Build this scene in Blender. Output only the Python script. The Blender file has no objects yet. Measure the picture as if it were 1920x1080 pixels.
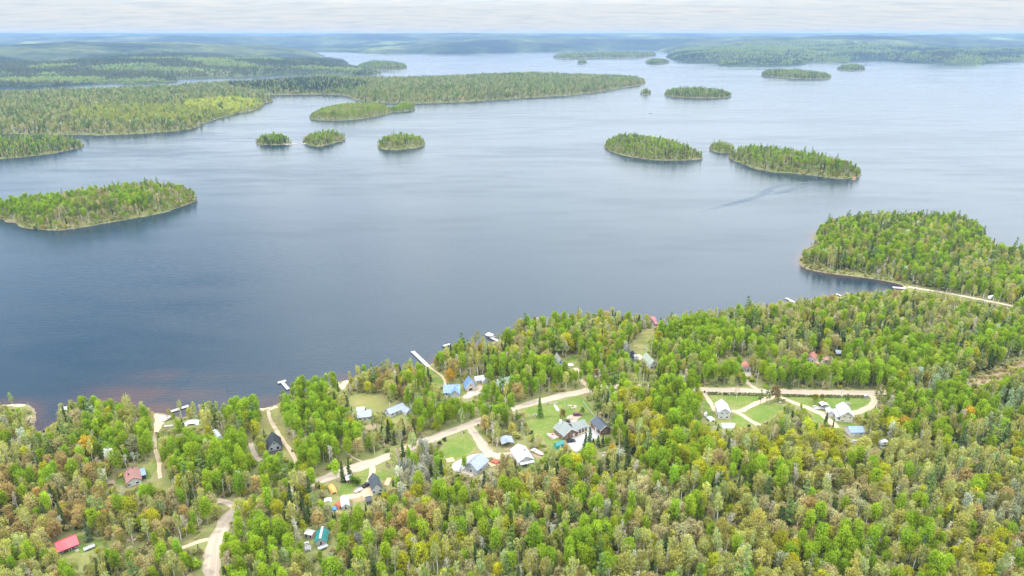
import bpy, bmesh, math, random
import numpy as np
from mathutils import Vector, geometry
random.seed(7); R = np.random.default_rng(11)
rad = math.radians
S = bpy.context.scene; COL = S.collection
# ------------------------------------------------------------------ camera model (photo pixels 1920x1080)
FPX, CAMH, PITCH = 1280.0, 200.0, rad(20.42)
CP, SP = math.cos(PITCH), math.sin(PITCH)
def rays(px, py):
    x = (np.asarray(px, float) - 960) / FPX; y = (540 - np.asarray(py, float)) / FPX
    return x, CP + y * SP, -SP + y * CP
def ground(px, py, z=0.0):                      # pixel -> world x,y on the level z
    dx, dy, dz = rays(px, py); t = (z - CAMH) / dz
    return dx * t, dy * t
def proj(x, y, z):
    zz = z - CAMH
    d = y * CP - zz * SP; u = y * SP + zz * CP
    return 960 + FPX * x / d, 540 - FPX * u / d, d
# ------------------------------------------------------------------ noise / polygons
def _h(ix, iy, s):
    n = (ix * 374761393 + iy * 668265263 + s * 974634777) & 0x7fffffff
    n = ((n ^ (n >> 13)) * 1274126177) & 0x7fffffff
    return ((n ^ (n >> 16)) & 0xffff) / 65535.0
def vnoise(x, y, s=0):
    x = np.asarray(x, float); y = np.asarray(y, float)
    ix = np.floor(x).astype(np.int64); iy = np.floor(y).astype(np.int64); fx = x - ix; fy = y - iy
    fx = fx * fx * (3 - 2 * fx); fy = fy * fy * (3 - 2 * fy)
    a = _h(ix, iy, s); b = _h(ix + 1, iy, s); c = _h(ix, iy + 1, s); d = _h(ix + 1, iy + 1, s)
    return (a * (1 - fx) + b * fx) * (1 - fy) + (c * (1 - fx) + d * fx) * fy
def fbm(x, y, o=4, s=0):
    v = 0; a = .5; t = 0
    for k in range(o):
        v = v + a * vnoise(x * 2**k + 17.3 * k, y * 2**k - 9.1 * k, s + k); t += a; a *= .5
    return v / t
def inside(P, poly):
    x, y = P[:, 0], P[:, 1]; r = np.zeros(len(P), bool); n = len(poly)
    for i in range(n):
        x0, y0 = poly[i]; x1, y1 = poly[(i + 1) % n]
        if y0 == y1: continue
        c = ((y0 > y) != (y1 > y)) & (x < (x1 - x0) * (y - y0) / (y1 - y0) + x0); r ^= c
    return r
def segdist(P, line, closed=False):
    n = len(line); d = np.full(len(P), 1e18)
    for i in range(n if closed else n - 1):
        a = line[i]; b = line[(i + 1) % n]; ab = b - a; L = max((ab**2).sum(), 1e-9)
        t = np.clip(((P - a) @ ab) / L, 0, 1); q = P - a - t[:, None] * ab
        d = np.minimum(d, (q**2).sum(1))
    return np.sqrt(d)
def sdist(P, poly):
    d = segdist(P, poly, True); return np.where(inside(P, poly), d, -d)
def smooth_poly(p, it=2):
    p = np.asarray(p, float)
    for _ in range(it):
        q = np.roll(p, -1, 0); p = np.stack([p * .75 + q * .25, p * .25 + q * .75], 1).reshape(-1, 2)
    return p
def smooth_line(p, it=2):
    p = np.asarray(p, float)
    for _ in range(it):
        a, b = p[:-1], p[1:]
        q = np.stack([a * .75 + b * .25, a * .25 + b * .75], 1).reshape(-1, 2)
        p = np.vstack([p[:1], q[1:-1], p[-1:]])
    return p
def gpoly(px, z=0.0):
    a = np.asarray(px, float); x, y = ground(a[:, 0], a[:, 1], z); return np.stack([x, y], 1)
# ------------------------------------------------------------------ object helpers
def tag(o, label=None, cat=None, group=None, kind=None):
    if label: o['label'] = label
    if cat: o['category'] = cat
    if group: o['group'] = group
    if kind: o['kind'] = kind
    return o
def link(o, parent=None):
    COL.objects.link(o)
    if parent is not None: o.parent = parent
    return o
def thing(name, label, cat, loc=(0, 0, 0), rz=0, group=None, parent=None):
    o = bpy.data.objects.new(name, None); o.empty_display_size = .5; link(o, parent)
    o.location = loc; o.rotation_euler = (0, 0, rz); return tag(o, label, cat, group)
def np_mesh(name, V, Q, mats=(), mi=None, smooth=False, attrs=None):
    me = bpy.data.meshes.new(name); V = np.asarray(V, np.float32); Q = np.asarray(Q, np.int32); k = Q.shape[1]
    me.vertices.add(len(V)); me.vertices.foreach_set('co', V.ravel())
    me.loops.add(Q.size); me.loops.foreach_set('vertex_index', Q.ravel())
    me.polygons.add(len(Q)); me.polygons.foreach_set('loop_start', np.arange(len(Q), dtype=np.int32) * k)
    me.polygons.foreach_set('loop_total', np.full(len(Q), k, np.int32))
    for m in mats: me.materials.append(m)
    if mi is not None: me.polygons.foreach_set('material_index', np.asarray(mi, np.int32))
    if smooth: me.polygons.foreach_set('use_smooth', np.ones(len(Q), bool))
    for n, a in (attrs or {}).items():
        at_ = me.attributes.new(n, 'FLOAT', 'POINT'); at_.data.foreach_set('value', np.asarray(a, np.float32))
    me.update(); me.validate(); return me
class MB:
    def __init__(s): s.v = []; s.f = []
    def add(s, v, f):
        o = len(s.v); s.v += [tuple(p) for p in v]; s.f += [tuple(i + o for i in q) for q in f]; return s
    def box(s, x0, x1, y0, y1, z0, z1, f=None):
        v = [(x, y, z) for z in (z0, z1) for y in (y0, y1) for x in (x0, x1)]
        if f: v = [f(*p) for p in v]
        return s.add(v, [(0, 2, 3, 1), (4, 5, 7, 6), (0, 1, 5, 4), (2, 6, 7, 3), (0, 4, 6, 2), (1, 3, 7, 5)])
    def rbox(s, c, size, rz=0, tilt=0):
        cr, sr = math.cos(rz), math.sin(rz); ct, st = math.cos(tilt), math.sin(tilt)
        def f(x, y, z):
            x, z = x * ct - z * st, x * st + z * ct
            return (c[0] + x * cr - y * sr, c[1] + x * sr + y * cr, c[2] + z)
        a, b, h = size
        return s.box(-a / 2, a / 2, -b / 2, b / 2, -h / 2, h / 2, f)
    def prism(s, prof, y0, y1, f=None):               # profile (x,z) extruded along y
        n = len(prof); v = [(x, y0, z) for x, z in prof] + [(x, y1, z) for x, z in prof]
        if f: v = [f(*p) for p in v]
        return s.add(v, [tuple(range(n)), tuple(range(2 * n - 1, n - 1, -1))] + [(i, i + n, (i + 1) % n + n, (i + 1) % n) for i in range(n)])
    def tube(s, pts, rr, n=6, cap=True):
        pts = [Vector(p) for p in pts]; rr = rr if hasattr(rr, '__len__') else [rr] * len(pts); v = []; f = []
        for i, p in enumerate(pts):
            d = (pts[min(i + 1, len(pts) - 1)] - pts[max(i - 1, 0)]).normalized()
            u = d.cross(Vector((.31, .95, .11))).normalized(); w = d.cross(u)
            for k in range(n):
                a = 2 * math.pi * k / n; v.append(p + (u * math.cos(a) + w * math.sin(a)) * rr[i])
        for i in range(len(pts) - 1):
            for k in range(n): f.append((i * n + k, i * n + (k + 1) % n, (i + 1) * n + (k + 1) % n, (i + 1) * n + k))
        if cap: f += [tuple(range(n - 1, -1, -1)), tuple(range((len(pts) - 1) * n, len(pts) * n))]
        return s.add(v, f)
    def disc(s, c, r, h, n=10, axis='z', r2=None):
        r2 = r if r2 is None else r2
        def q(a, t, rr):
            u, w = rr * math.cos(a), rr * math.sin(a)
            return {'z': (c[0] + u, c[1] + w, c[2] + t), 'y': (c[0] + u, c[1] + t, c[2] + w), 'x': (c[0] + t, c[1] + u, c[2] + w)}[axis]
        v = [q(2 * math.pi * k / n, 0, r) for k in range(n)] + [q(2 * math.pi * k / n, h, r2) for k in range(n)]
        return s.add(v, [tuple(range(n - 1, -1, -1)), tuple(range(n, 2 * n))] + [(k, (k + 1) % n, (k + 1) % n + n, k + n) for k in range(n)])
    def build(s, name, mat, parent=None, loc=None, rz=0, bevel=0, smooth=False):
        me = bpy.data.meshes.new(name); me.from_pydata(s.v, [], s.f); me.materials.append(mat)
        if bevel:
            bm = bmesh.new(); bm.from_mesh(me); bmesh.ops.bevel(bm, geom=list(bm.edges), offset=bevel, segments=1, affect='EDGES'); bm.to_mesh(me); bm.free()
        bm = bmesh.new(); bm.from_mesh(me); bmesh.ops.recalc_face_normals(bm, faces=bm.faces); bm.to_mesh(me); bm.free()
        if smooth:
            for p in me.polygons: p.use_smooth = True
        o = bpy.data.objects.new(name, me); link(o, parent)
        if loc is not None: o.location = loc
        o.rotation_euler = (0, 0, rz); return o
def copy_tree(o, parent=None):
    c = o.copy(); link(c)
    if parent is not None: c.parent = parent; c.matrix_parent_inverse = o.matrix_parent_inverse.copy()
    for ch in list(o.children): copy_tree(ch, c)
    return c
# ------------------------------------------------------------------ materials
def new_mat(name):
    m = bpy.data.materials.new(name); m.use_nodes = True; nt = m.node_tree; nt.nodes.clear()
    out = nt.nodes.new('ShaderNodeOutputMaterial'); return m, nt, out
def N(nt, t, **k):
    n = nt.nodes.new(t)
    for a, b in k.items(): setattr(n, a, b)
    return n
def L(nt, a, b): nt.links.new(a, b)
def ramp(nt, fac, stops):
    r = N(nt, 'ShaderNodeValToRGB'); e = r.color_ramp.elements
    while len(e) < len(stops): e.new(.5)
    for el, (p, c) in zip(e, stops): el.position = p; el.color = (*c, 1) if len(c) == 3 else c
    L(nt, fac, r.inputs[0]); return r.outputs[0]
def noise(nt, scale, detail=4, vec=None, rough=.55):
    n = N(nt, 'ShaderNodeTexNoise'); n.inputs['Scale'].default_value = scale; n.inputs['Detail'].default_value = detail
    n.inputs['Roughness'].default_value = rough
    if vec is None:
        g = N(nt, 'ShaderNodeTexCoord'); vec = g.outputs['Object']
    L(nt, vec, n.inputs['Vector']); return n.outputs['Fac']
def mix(nt, fac, a, b, mode='MIX'):
    m = N(nt, 'ShaderNodeMix', data_type='RGBA', blend_type=mode)
    for s, v in ((m.inputs[0], fac), (m.inputs[6], a), (m.inputs[7], b)):
        if isinstance(v, (int, float)): s.default_value = v
        elif isinstance(v, tuple): s.default_value = (*v, 1) if len(v) == 3 else v
        else: L(nt, v, s)
    return m.outputs[2]
def mth(nt, op, a, b=0.0, clamp=False):
    m = N(nt, 'ShaderNodeMath', operation=op, use_clamp=clamp)
    for s, v in ((m.inputs[0], a), (m.inputs[1], b)):
        if isinstance(v, (int, float)): s.default_value = v
        else: L(nt, v, s)
    return m.outputs[0]
def simple(name, c, rough=.7, var=.25, scale=.8, metal=0.0, ribs=0.0, bump=.0, c2=None):
    m, nt, out = new_mat(name); b = N(nt, 'ShaderNodeBsdfPrincipled'); L(nt, b.outputs[0], out.inputs[0])
    f = noise(nt, scale, 5)
    c2 = c2 or tuple(v * (1 - var) for v in c)
    col = ramp(nt, f, [(.32, c2), (.62, c)])
    b.inputs['Roughness'].default_value = rough; b.inputs['Metallic'].default_value = metal
    if ribs:
        tc = N(nt, 'ShaderNodeTexCoord'); w = N(nt, 'ShaderNodeTexWave', wave_type='BANDS', bands_direction='X' if ribs > 0 else 'Z')
        w.inputs['Scale'].default_value = abs(ribs); L(nt, tc.outputs['Object'], w.inputs['Vector'])
        bp = N(nt, 'ShaderNodeBump'); bp.inputs['Strength'].default_value = .5; bp.inputs['Distance'].default_value = .04
        L(nt, w.outputs['Fac'], bp.inputs['Height']); L(nt, bp.outputs[0], b.inputs['Normal'])
        col = mix(nt, mth(nt, 'MULTIPLY', mth(nt, 'GREATER_THAN', w.outputs['Fac'], .93), .35), col, c2)
    elif bump:
        bp = N(nt, 'ShaderNodeBump'); bp.inputs['Strength'].default_value = bump; bp.inputs['Distance'].default_value = .1
        L(nt, noise(nt, scale * 8, 3), bp.inputs['Height']); L(nt, bp.outputs[0], b.inputs['Normal'])
    L(nt, col, b.inputs['Base Color']); return m
M = {}
def mm(k, *a, **kw): M[k] = simple(k, *a, **kw)
mm('white_paint', (.63, .63, .62), .6); mm('beige_siding', (.62, .56, .45), .7, ribs=-3); mm('white_siding', (.54, .54, .525), .7, ribs=-3)
mm('brown_log', (.20, .105, .06), .8, ribs=-2.5); mm('grey_siding', (.36, .40, .44), .7, ribs=-3); mm('dark_wood', (.075, .06, .05), .8)
mm('green_shingle', (.21, .235, .215), .9, scale=1.5); mm('charcoal_roof', (.06, .075, .095), .55, ribs=2); mm('black_roof', (.032, .04, .055), .55, ribs=2)
mm('blue_metal', (.14, .235, .40), .4, ribs=2); mm('pale_metal', (.44, .51, .56), .4, ribs=2); mm('grey_metal', (.25, .285, .33), .45, ribs=2)
mm('slate_blue_metal', (.19, .265, .37), .45, ribs=2); mm('white_metal', (.43, .46, .48), .45, ribs=2); mm('brown_roof', (.27, .135, .115), .7, ribs=2)
mm('red_metal', (.58, .075, .085), .45, ribs=2, var=.12); mm('faded_red', (.40, .13, .10), .7, ribs=2, c2=(.33, .17, .13)); mm('teal_metal', (.015, .20, .19), .45, ribs=2); mm('moss_roof', (.27, .31, .25), .9)
mm('plank', (.40, .33, .25), .85, scale=2); mm('grey_plank', (.42, .41, .38), .85, scale=2); mm('new_plank', (.55, .38, .22), .8, scale=2)
mm('red_plank', (.52, .11, .10), .7, scale=2); mm('post_wood', (.30, .26, .21), .9); mm('rubber', (.015, .015, .015), .8); mm('rim_metal', (.45, .45, .46), .35, metal=.8)
mm('black_paint', (.012, .013, .016), .25, var=.1); mm('silver_paint', (.42, .43, .45), .3, var=.08); mm('maroon_paint', (.09, .02, .035), .25, var=.1); mm('white_gel', (.78, .79, .80), .3, var=.1)
mm('blue_tarp', (.05, .20, .50), .6); mm('orange_tarp', (.55, .30, .08), .7, scale=2); mm('stone', (.42, .39, .35), .9, scale=2); mm('concrete', (.50, .48, .45), .9)
mm('log', (.33, .24, .16), .9, scale=3); mm('red_junk', (.38, .12, .07), .8, scale=2); mm('plastic_sheet', (.60, .68, .63), .35); mm('lamp_glass', (.8, .8, .75), .2); mm('green_shed', (.05, .33, .27), .5)
mm('brick', (.34, .15, .10), .85); mm('cushion_red', (.45, .03, .09), .8); mm('birch_bark', (.68, .66, .60), .8, scale=3, c2=(.42, .40, .36)); mm('grey_bark', (.20, .17, .14), .9, scale=3)
mm('aspen_bark', (.38, .37, .30), .85, scale=3); mm('pine_bark', (.13, .095, .07), .9, scale=3); mm('dead_wood', (.52, .50, .46), .85, scale=3)
M['glass'] = simple('window_glass', (.03, .04, .05), .08, var=.2)
M['dark'] = simple('shaded_opening', (.03, .03, .032), .9)
def leaf_material(name, trans):
    m, nt, out = new_mat(name); a = N(nt, 'ShaderNodeAttribute', attribute_type='INSTANCER', attribute_name='tint')
    v = N(nt, 'ShaderNodeAttribute', attribute_type='GEOMETRY', attribute_name='var')
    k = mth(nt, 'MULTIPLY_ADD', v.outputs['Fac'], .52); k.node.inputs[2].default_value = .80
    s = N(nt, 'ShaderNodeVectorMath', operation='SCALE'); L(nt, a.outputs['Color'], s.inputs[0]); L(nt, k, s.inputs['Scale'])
    d = N(nt, 'ShaderNodeBsdfDiffuse'); t = N(nt, 'ShaderNodeBsdfTranslucent')
    L(nt, s.outputs[0], d.inputs['Color']); L(nt, s.outputs[0], t.inputs['Color'])
    x = N(nt, 'ShaderNodeMixShader'); x.inputs[0].default_value = trans
    L(nt, d.outputs[0], x.inputs[1]); L(nt, t.outputs[0], x.inputs[2]); L(nt, x.outputs[0], out.inputs[0]); return m
M['leaf'] = leaf_material('spring_leaves', .48); M['needle'] = leaf_material('needles', .12)
# ------------------------------------------------------------------ the land: shorelines read off the photo, laid out on the lake level
MAIN_PX = [(-500,800),(-60,765),(0,760),(50,757),(66,768),(67,790),(58,812),(62,821),(80,809),(105,791),(125,783),(150,773),(190,770),(240,772),(275,779),
 (290,774),(310,776),(328,782),(345,784),(360,779),(400,779),(440,776),(485,767),(518,762),(545,739),(575,736),(610,729),(635,716),(660,712),(700,704),
 (750,697),(790,690),(806,686),(830,668),(870,657),(905,648),(930,640),(955,628),(985,617),(1030,610),(1080,606),(1140,600),(1180,606),(1210,611),(1240,613),
 (1290,607),(1337,600),(1380,592),(1430,582),(1490,568),(1530,562),(1575,557),(1620,552),(1660,549),(1690,546),(1699,540),(1690,533),(1640,523),(1590,517),
 (1540,511),(1510,504),(1497,494),(1503,480),(1512,470),(1524,461),(1538,457),(1530,452),(1522,447),(1530,437),(1560,427),(1600,421),(1680,418),(1760,419),
 (1810,426),(1845,442),(1858,470),(1880,484),(1920,492),(2000,498),(2300,500)]
g = gpoly(MAIN_PX)
k = len(g)
MAIN = np.vstack([smooth_line(g, 1), [(1500, g[-1][1]), (1500, -600), (-1000, -600), (-1000, g[0][1])]])
GX = np.arange(-620, 1004, 4.0); GY = np.arange(-220, 824, 4.0)
gxx, gyy = np.meshgrid(GX, GY); GP = np.stack([gxx.ravel(), gyy.ravel()], 1)
SD = sdist(GP, MAIN)
def h_main(P, sd):
    n = fbm(P[:, 0] / 90, P[:, 1] / 90, 3, 3) - .5
    up = .25 + .22 * np.minimum(sd, 4) + 4.5 * (1 - np.exp(-np.maximum(sd - 4, 0) / 70)) + 5 * n * np.clip(sd / 60, 0, 1)
    pen = np.exp(-(((P[:, 0] - 400) / 110)**2 + ((P[:, 1] - 650) / 70)**2))
    up = up + 7 * pen * np.clip(sd / 30, 0, 1)
    return np.where(sd > 0, up, np.maximum(.2 + sd * .4, -3.2))
HG = h_main(GP, SD).reshape(gxx.shape); SDG = SD.reshape(gxx.shape)
def _bil(G, x, y):
    fx = np.clip((np.asarray(x, float) - GX[0]) / 4, 0, len(GX) - 1.001); fy = np.clip((np.asarray(y, float) - GY[0]) / 4, 0, len(GY) - 1.001)
    ix = fx.astype(int); iy = fy.astype(int); fx = fx - ix; fy = fy - iy
    return (G[iy, ix] * (1 - fx) + G[iy, ix + 1] * fx) * (1 - fy) + (G[iy + 1, ix] * (1 - fx) + G[iy + 1, ix + 1] * fx) * fy
def hgt(x, y): return _bil(HG, x, y)
def at(px, py):                                  # pixel -> point on the ground
    z = 3.0
    for _ in range(6):
        x, y = ground(px, py, z); z = hgt(x, y)
    return x, y, z
def atv(px, py):
    x, y, z = at(px, py); return Vector((float(x), float(y), float(z)))
def grid_faces(nx, ny, keep=None):
    i = np.arange(ny - 1)[:, None] * nx + np.arange(nx - 1)[None]
    q = np.stack([i, i + 1, i + nx + 1, i + nx], -1)
    return q.reshape(-1, 4) if keep is None else q[keep]
def land_mesh(name, X, Y, Z, mat, kind='structure', minz=-2.9):
    ny, nx = X.shape; V = np.stack([X.ravel(), Y.ravel(), Z.ravel()], 1)
    top = np.maximum(np.maximum(Z[:-1, :-1], Z[1:, :-1]), np.maximum(Z[:-1, 1:], Z[1:, 1:]))
    Q = grid_faces(nx, ny, top > minz)
    used = np.unique(Q); mp = np.full(len(V), -1); mp[used] = np.arange(len(used))
    o = bpy.data.objects.new(name, np_mesh(name, V[used], mp[Q], [mat], smooth=True)); link(o); return tag(o, kind=kind)
# ---- materials of the ground
def ground_material(name, stops, big, fine, shore=True, bumps=.6, bd=.3, rock=((.30, .23, .17), (.46, .38, .30))):
    m, nt, out = new_mat(name); b = N(nt, 'ShaderNodeBsdfPrincipled'); b.inputs['Roughness'].default_value = .95; b.inputs['Specular IOR Level'].default_value = .1
    f = mix(nt, .45 if shore or big > .01 else .2, noise(nt, big, 6, None, .62), noise(nt, fine, 4))
    col = ramp(nt, f, stops)
    if shore:
        ge = N(nt, 'ShaderNodeNewGeometry'); sx = N(nt, 'ShaderNodeSeparateXYZ'); L(nt, ge.outputs['Position'], sx.inputs[0])
        zz = mth(nt, 'ADD', sx.outputs['Z'], mth(nt, 'MULTIPLY', noise(nt, .15, 3), .9))
        k = ramp(nt, zz, [(.0, (1, 1, 1)), (1.0, (0, 0, 0))]); k.node.color_ramp.elements[0].position = .62; k.node.color_ramp.elements[1].position = .82
        col = mix(nt, k, col, ramp(nt, noise(nt, .6, 4), [(.35, rock[0]), (.65, rock[1])]))
    L(nt, col, b.inputs['Base Color'])
    bp = N(nt, 'ShaderNodeBump'); bp.inputs['Strength'].default_value = bumps; bp.inputs['Distance'].default_value = bd
    L(nt, noise(nt, fine, 4), bp.inputs['Height']); L(nt, bp.outputs[0], b.inputs['Normal']); L(nt, b.outputs[0], out.inputs[0]); return m
M['forest_floor'] = ground_material('forest_floor', [(.3, (.13, .11, .06)), (.45, (.19, .17, .08)), (.55, (.15, .18, .05)), (.7, (.23, .19, .11))], .03, .5, rock=((.11, .085, .06), (.28, .215, .155)))
M['island_floor'] = ground_material('island_floor', [(.3, (.11, .09, .05)), (.45, (.16, .14, .065)), (.55, (.12, .15, .04)), (.7, (.16, .14, .07))], .03, .5, True, .6, .3, ((.06, .05, .036), (.21, .175, .135)))
M['far_forest'] = ground_material('far_forest', [(.38, (.008, .017, .011)), (.46, (.018, .034, .016)), (.51, (.04, .056, .024)), (.57, (.07, .088, .032)), (.65, (.16, .20, .065))], .0010, .012, False, 1.0, 22)  # stops darkened to carry the shade trees cast on one another
mainland = land_mesh('ground', gxx, gyy, HG, M['forest_floor'])
tag(mainland, 'wooded lake shore with houses, gravel road and clearings', 'ground')
# ---- islands and the wooded land across the water
LANDS = {}
def land(name, px, hmax, cell, label, soft=.3, bump=0):
    poly = smooth_poly(gpoly(px), 1); lo = poly.min(0) - 14; hi = poly.max(0) + 14
    X, Y = np.meshgrid(np.arange(lo[0], hi[0] + cell, cell), np.arange(lo[1], hi[1] + cell, cell)); P = np.stack([X.ravel(), Y.ravel()], 1)
    rad_ = math.sqrt(abs(np.sum(poly[:, 0] * np.roll(poly[:, 1], -1) - np.roll(poly[:, 0], -1) * poly[:, 1])) / 2 / math.pi)
    def hf(P):
        sd = sdist(P, poly)
        w = sd + (vnoise(P[:, 0] / 14, P[:, 1] / 14, 5) - .5) * min(6, rad_ * .12)
        n = fbm(P[:, 0] / (rad_ * .8 + 60), P[:, 1] / (rad_ * .8 + 60), 3, 8)
        return np.where(w > 0, .35 + hmax * (.55 + .9 * n * bump + .45 * (1 - bump)) * (1 - np.exp(-w / (rad_ * soft + 2))), np.maximum(.35 + w * .3, -3.2)), w
    h, w = hf(P)
    o = land_mesh(name, X, Y, h.reshape(X.shape), M['island_floor']); tag(o, label, 'island')
    LANDS[label] = (poly, hf, lo, hi); return o
land('island', [(-120,404),(-80,409),(0,409),(40,423),(75,431),(120,432),(200,419),(290,403),(355,384),(366,372),(362,364),(330,358),(240,362),(130,380),(50,392),(-80,397)], 10, 4, 'green and tan wooded island off the shore')
land('island', [(-80,302),(0,298),(60,293),(110,286),(155,275),(153,268),(100,263),(-80,270)], 5, 6, 'dark green wooded spit below the big yellow green shore')
land('island', [(478,271),(510,272),(545,270),(543,265),(515,262),(482,264)], 2, 4, 'islet of spiky spruces beside a sand bar')
land('island', [(565,267),(590,275),(610,273),(648,262),(645,256),(610,256),(575,261)], 4, 4, 'green islet at the other end of the sand bar')
land('island', [(701,276),(735,282),(770,279),(797,273),(798,268),(770,264),(725,265)], 7, 4, 'small green island alone in open water')
land('island', [(1129,274),(1150,287),(1200,298),(1260,302),(1317,299),(1312,292),(1265,277),(1200,268),(1150,266)], 10, 5, 'oval wooded island in the middle of the lake')
land('island', [(1328,280),(1350,287),(1377,288),(1374,279),(1350,275),(1332,276)], 3, 4, 'tiny round island between two larger ones')
land('island', [(1364,296),(1390,306),(1430,321),(1500,326),(1540,331),(1580,336),(1612,332),(1618,328),(1590,320),(1540,306),(1460,294),(1400,290),(1375,291)], 11, 5, 'long wooded island tapering to a rocky tip')
land('island', [(576,222),(600,226),(650,226),(700,220),(728,214),(735,210),(750,211),(779,205),(772,200),(750,201),(736,207),(730,209),(722,202),(700,200),(640,203),(600,209)], 6, 7, 'pale green island in front of the long wooded one')
land('island', [(1240,178),(1270,183),(1330,185),(1374,182),(1362,176),(1300,172),(1255,173)], 4, 7, 'low grey green island under the far green shore')
land('island', [(1198,176),(1210,178),(1223,176),(1212,172)], 3, 6, 'tiny dark islet off the tip of the long wooded shore')
land('island', [(1424,141),(1440,144),(1500,149),(1560,148),(1555,143),(1490,137),(1435,136)], 6, 10, 'dark wooded island close to the far green shore')
land('island', [(1567,131),(1600,133),(1626,131),(1610,127),(1575,127)], 5, 10, 'small dark island beside the far green shore')
land('island', [(665,129),(690,131),(740,131),(770,126),(740,121),(700,119),(675,124)], 9, 14, 'blue green wooded island in the far water')
land('island', [(1080,119),(1092,120),(1103,118),(1092,116)], 4, 10, 'speck of an island in the far water')
land('island', [(1208,119),(1230,121),(1260,118),(1240,114),(1215,115)], 5, 14, 'light green islet by the far green point')
land('island', [(1030,109),(1060,111),(1100,110),(1150,109),(1212,108),(1235,104),(1215,101),(1140,103),(1060,105)], 12, 25, 'long dark island before the far shore')
A_PX = [(-400,264),(-100,255),(0,251),(100,253),(215,254),(320,247),(368,241),(378,232),(430,216),(488,205),(492,196),(517,188),(503,183),(484,182),(476,180),(500,178),(630,177),(655,181),(662,187),(700,193),(780,195),
 (900,190),(1000,183),(1100,177),(1165,165),(1190,162),(1214,155),(1200,150),(1140,147),(1060,144),(980,142),(900,145),(800,150),(725,152),(695,149),(640,150),(620,144),(585,148),(500,155),(400,161),(320,168),(230,173),(100,177),(0,181),(-400,186)]
land('land', A_PX, 9, 12, 'broad wooded peninsula of yellow green trees across the lake', .12, 1)
# ---- the far country up to the skyline
FAR_PX = [(-1500,185),(-700,176),(-200,169),(0,165),(100,164),(150,160),(210,156),(240,159),(300,156),(333,152),(331,148),(400,146),(500,142),(585,139),(620,140),(680,142),(716,138),(690,132),(645,130),(612,124),(656,121),(640,116),(587,110),(608,105),(583,98.5),(600,97),
 (650,98),(710,101),(760,100),(860,101),(932,99),(975,97),(1067,97.5),(1090,97),(1130,95),(1220,94),(1255,100),(1250,107),(1262,113),(1280,117),(1345,119),(1350,124),(1407,125),(1500,123),(1515,120),(1520,117),(1590,118),(1597,114),(1660,114),(1720,118),(1780,122),(1837,123),(1850,119),(1920,116),(2300,112),(3200,116)]
g = gpoly(FAR_PX); FARP = np.vstack([g, [(60000, g[-1][1]), (60000, 60000), (-60000, 60000), (-60000, g[0][1])]])
HOLES = [gpoly(p) for p in ([(66,130),(76,123),(122,122.6),(130,128),(100,132)], [(500,119),(506,113.6),(548,113.4),(548,119)], [(486,97.5),(492,94.4),(522,94.2),(523,97),(500,98)], [(1690,75),(1700,72.5),(1800,76),(1960,76.5),(1960,85),(1850,84.5),(1760,81)], [(1125,97.3),(1180,94.5),(1230,94.6),(1225,98.5)])]
rr = np.geomspace(2600, 33000, 230); aa = np.radians(np.linspace(-47, 47, 520))
ra, aa2 = np.meshgrid(rr, aa, indexing='ij'); FX, FY = ra * np.sin(aa2), ra * np.cos(aa2); FP = np.stack([FX.ravel(), FY.ravel()], 1)
sdf = sdist(FP, FARP)
for hp in HOLES: sdf = np.minimum(sdf, -sdist(FP, hp))
HILLS = [(1540,10000,900,800,70),(1740,11500,1900,900,62),(1740,6300,520,500,70),(1345,6000,500,350,26),(1880,6900,600,500,25),(90,6500,900,900,50),(250,7200,1000,800,40),(560,7200,700,600,32),(880,13000,900,900,60),(720,12500,1300,900,50),(1130,13500,1500,900,50),
         (1560,26000,2200,2000,75),(840,27000,1600,2000,55),(330,26000,2500,2000,60),(1250,25500,2600,2000,40),(1880,26000,1800,2000,70),(60,5200,700,500,30),(230,4300,500,260,20),(460,4400,500,260,22)]
def h_far(P, sd):
    d = np.hypot(P[:, 0], P[:, 1])
    base = np.interp(d, [2500, 3500, 5000, 8000, 12000, 17000, 22000, 26500, 33000], [8, 10, 16, 28, 45, 85, 135, 172, 175])
    amp = np.interp(d, [2500, 4000, 6000, 10000, 17000, 24000, 33000], [8, 28, 85, 210, 300, 280, 200])
    n = fbm(P[:, 0] / 2600, P[:, 1] / 1500, 5, 21); r = 1 - np.abs(2 * fbm(P[:, 0] / 1500, P[:, 1] / 900, 4, 31) - 1)
    h = base * (.5 + n) + amp * (n - .42) + amp * .6 * (r - .6)
    for px, dd, sx, sy, hh in HILLS:
        a = math.atan((px - 960) / FPX * .94); cx, cy = dd * math.sin(a), dd * math.cos(a)
        h = h + hh * np.exp(-(((P[:, 0] - cx) / sx)**2 + ((P[:, 1] - cy) / sy)**2))
    h = np.maximum(h, 4) + 5 * (vnoise(P[:, 0] / 45, P[:, 1] / 45, 2) - .5)
    return np.where(sd > 0, 1 + np.minimum(sd * .15, 9) + h * (1 - np.exp(-np.maximum(sd, 0) / 240)), np.maximum(sd * .05, -3.2))
HF = h_far(FP, sdf)
HF = np.where(HF > 150, 150 + (HF - 150) * .62, HF); HF = HF - 12 * np.logaddexp(0, (HF - 218) / 12); print('HILLMAX', HF.max())
far = land_mesh('hills', FX, FY, HF.reshape(FX.shape), M['far_forest'])
tag(far, 'blue wooded hills rolling to the skyline beyond the lake', 'hills')
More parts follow.
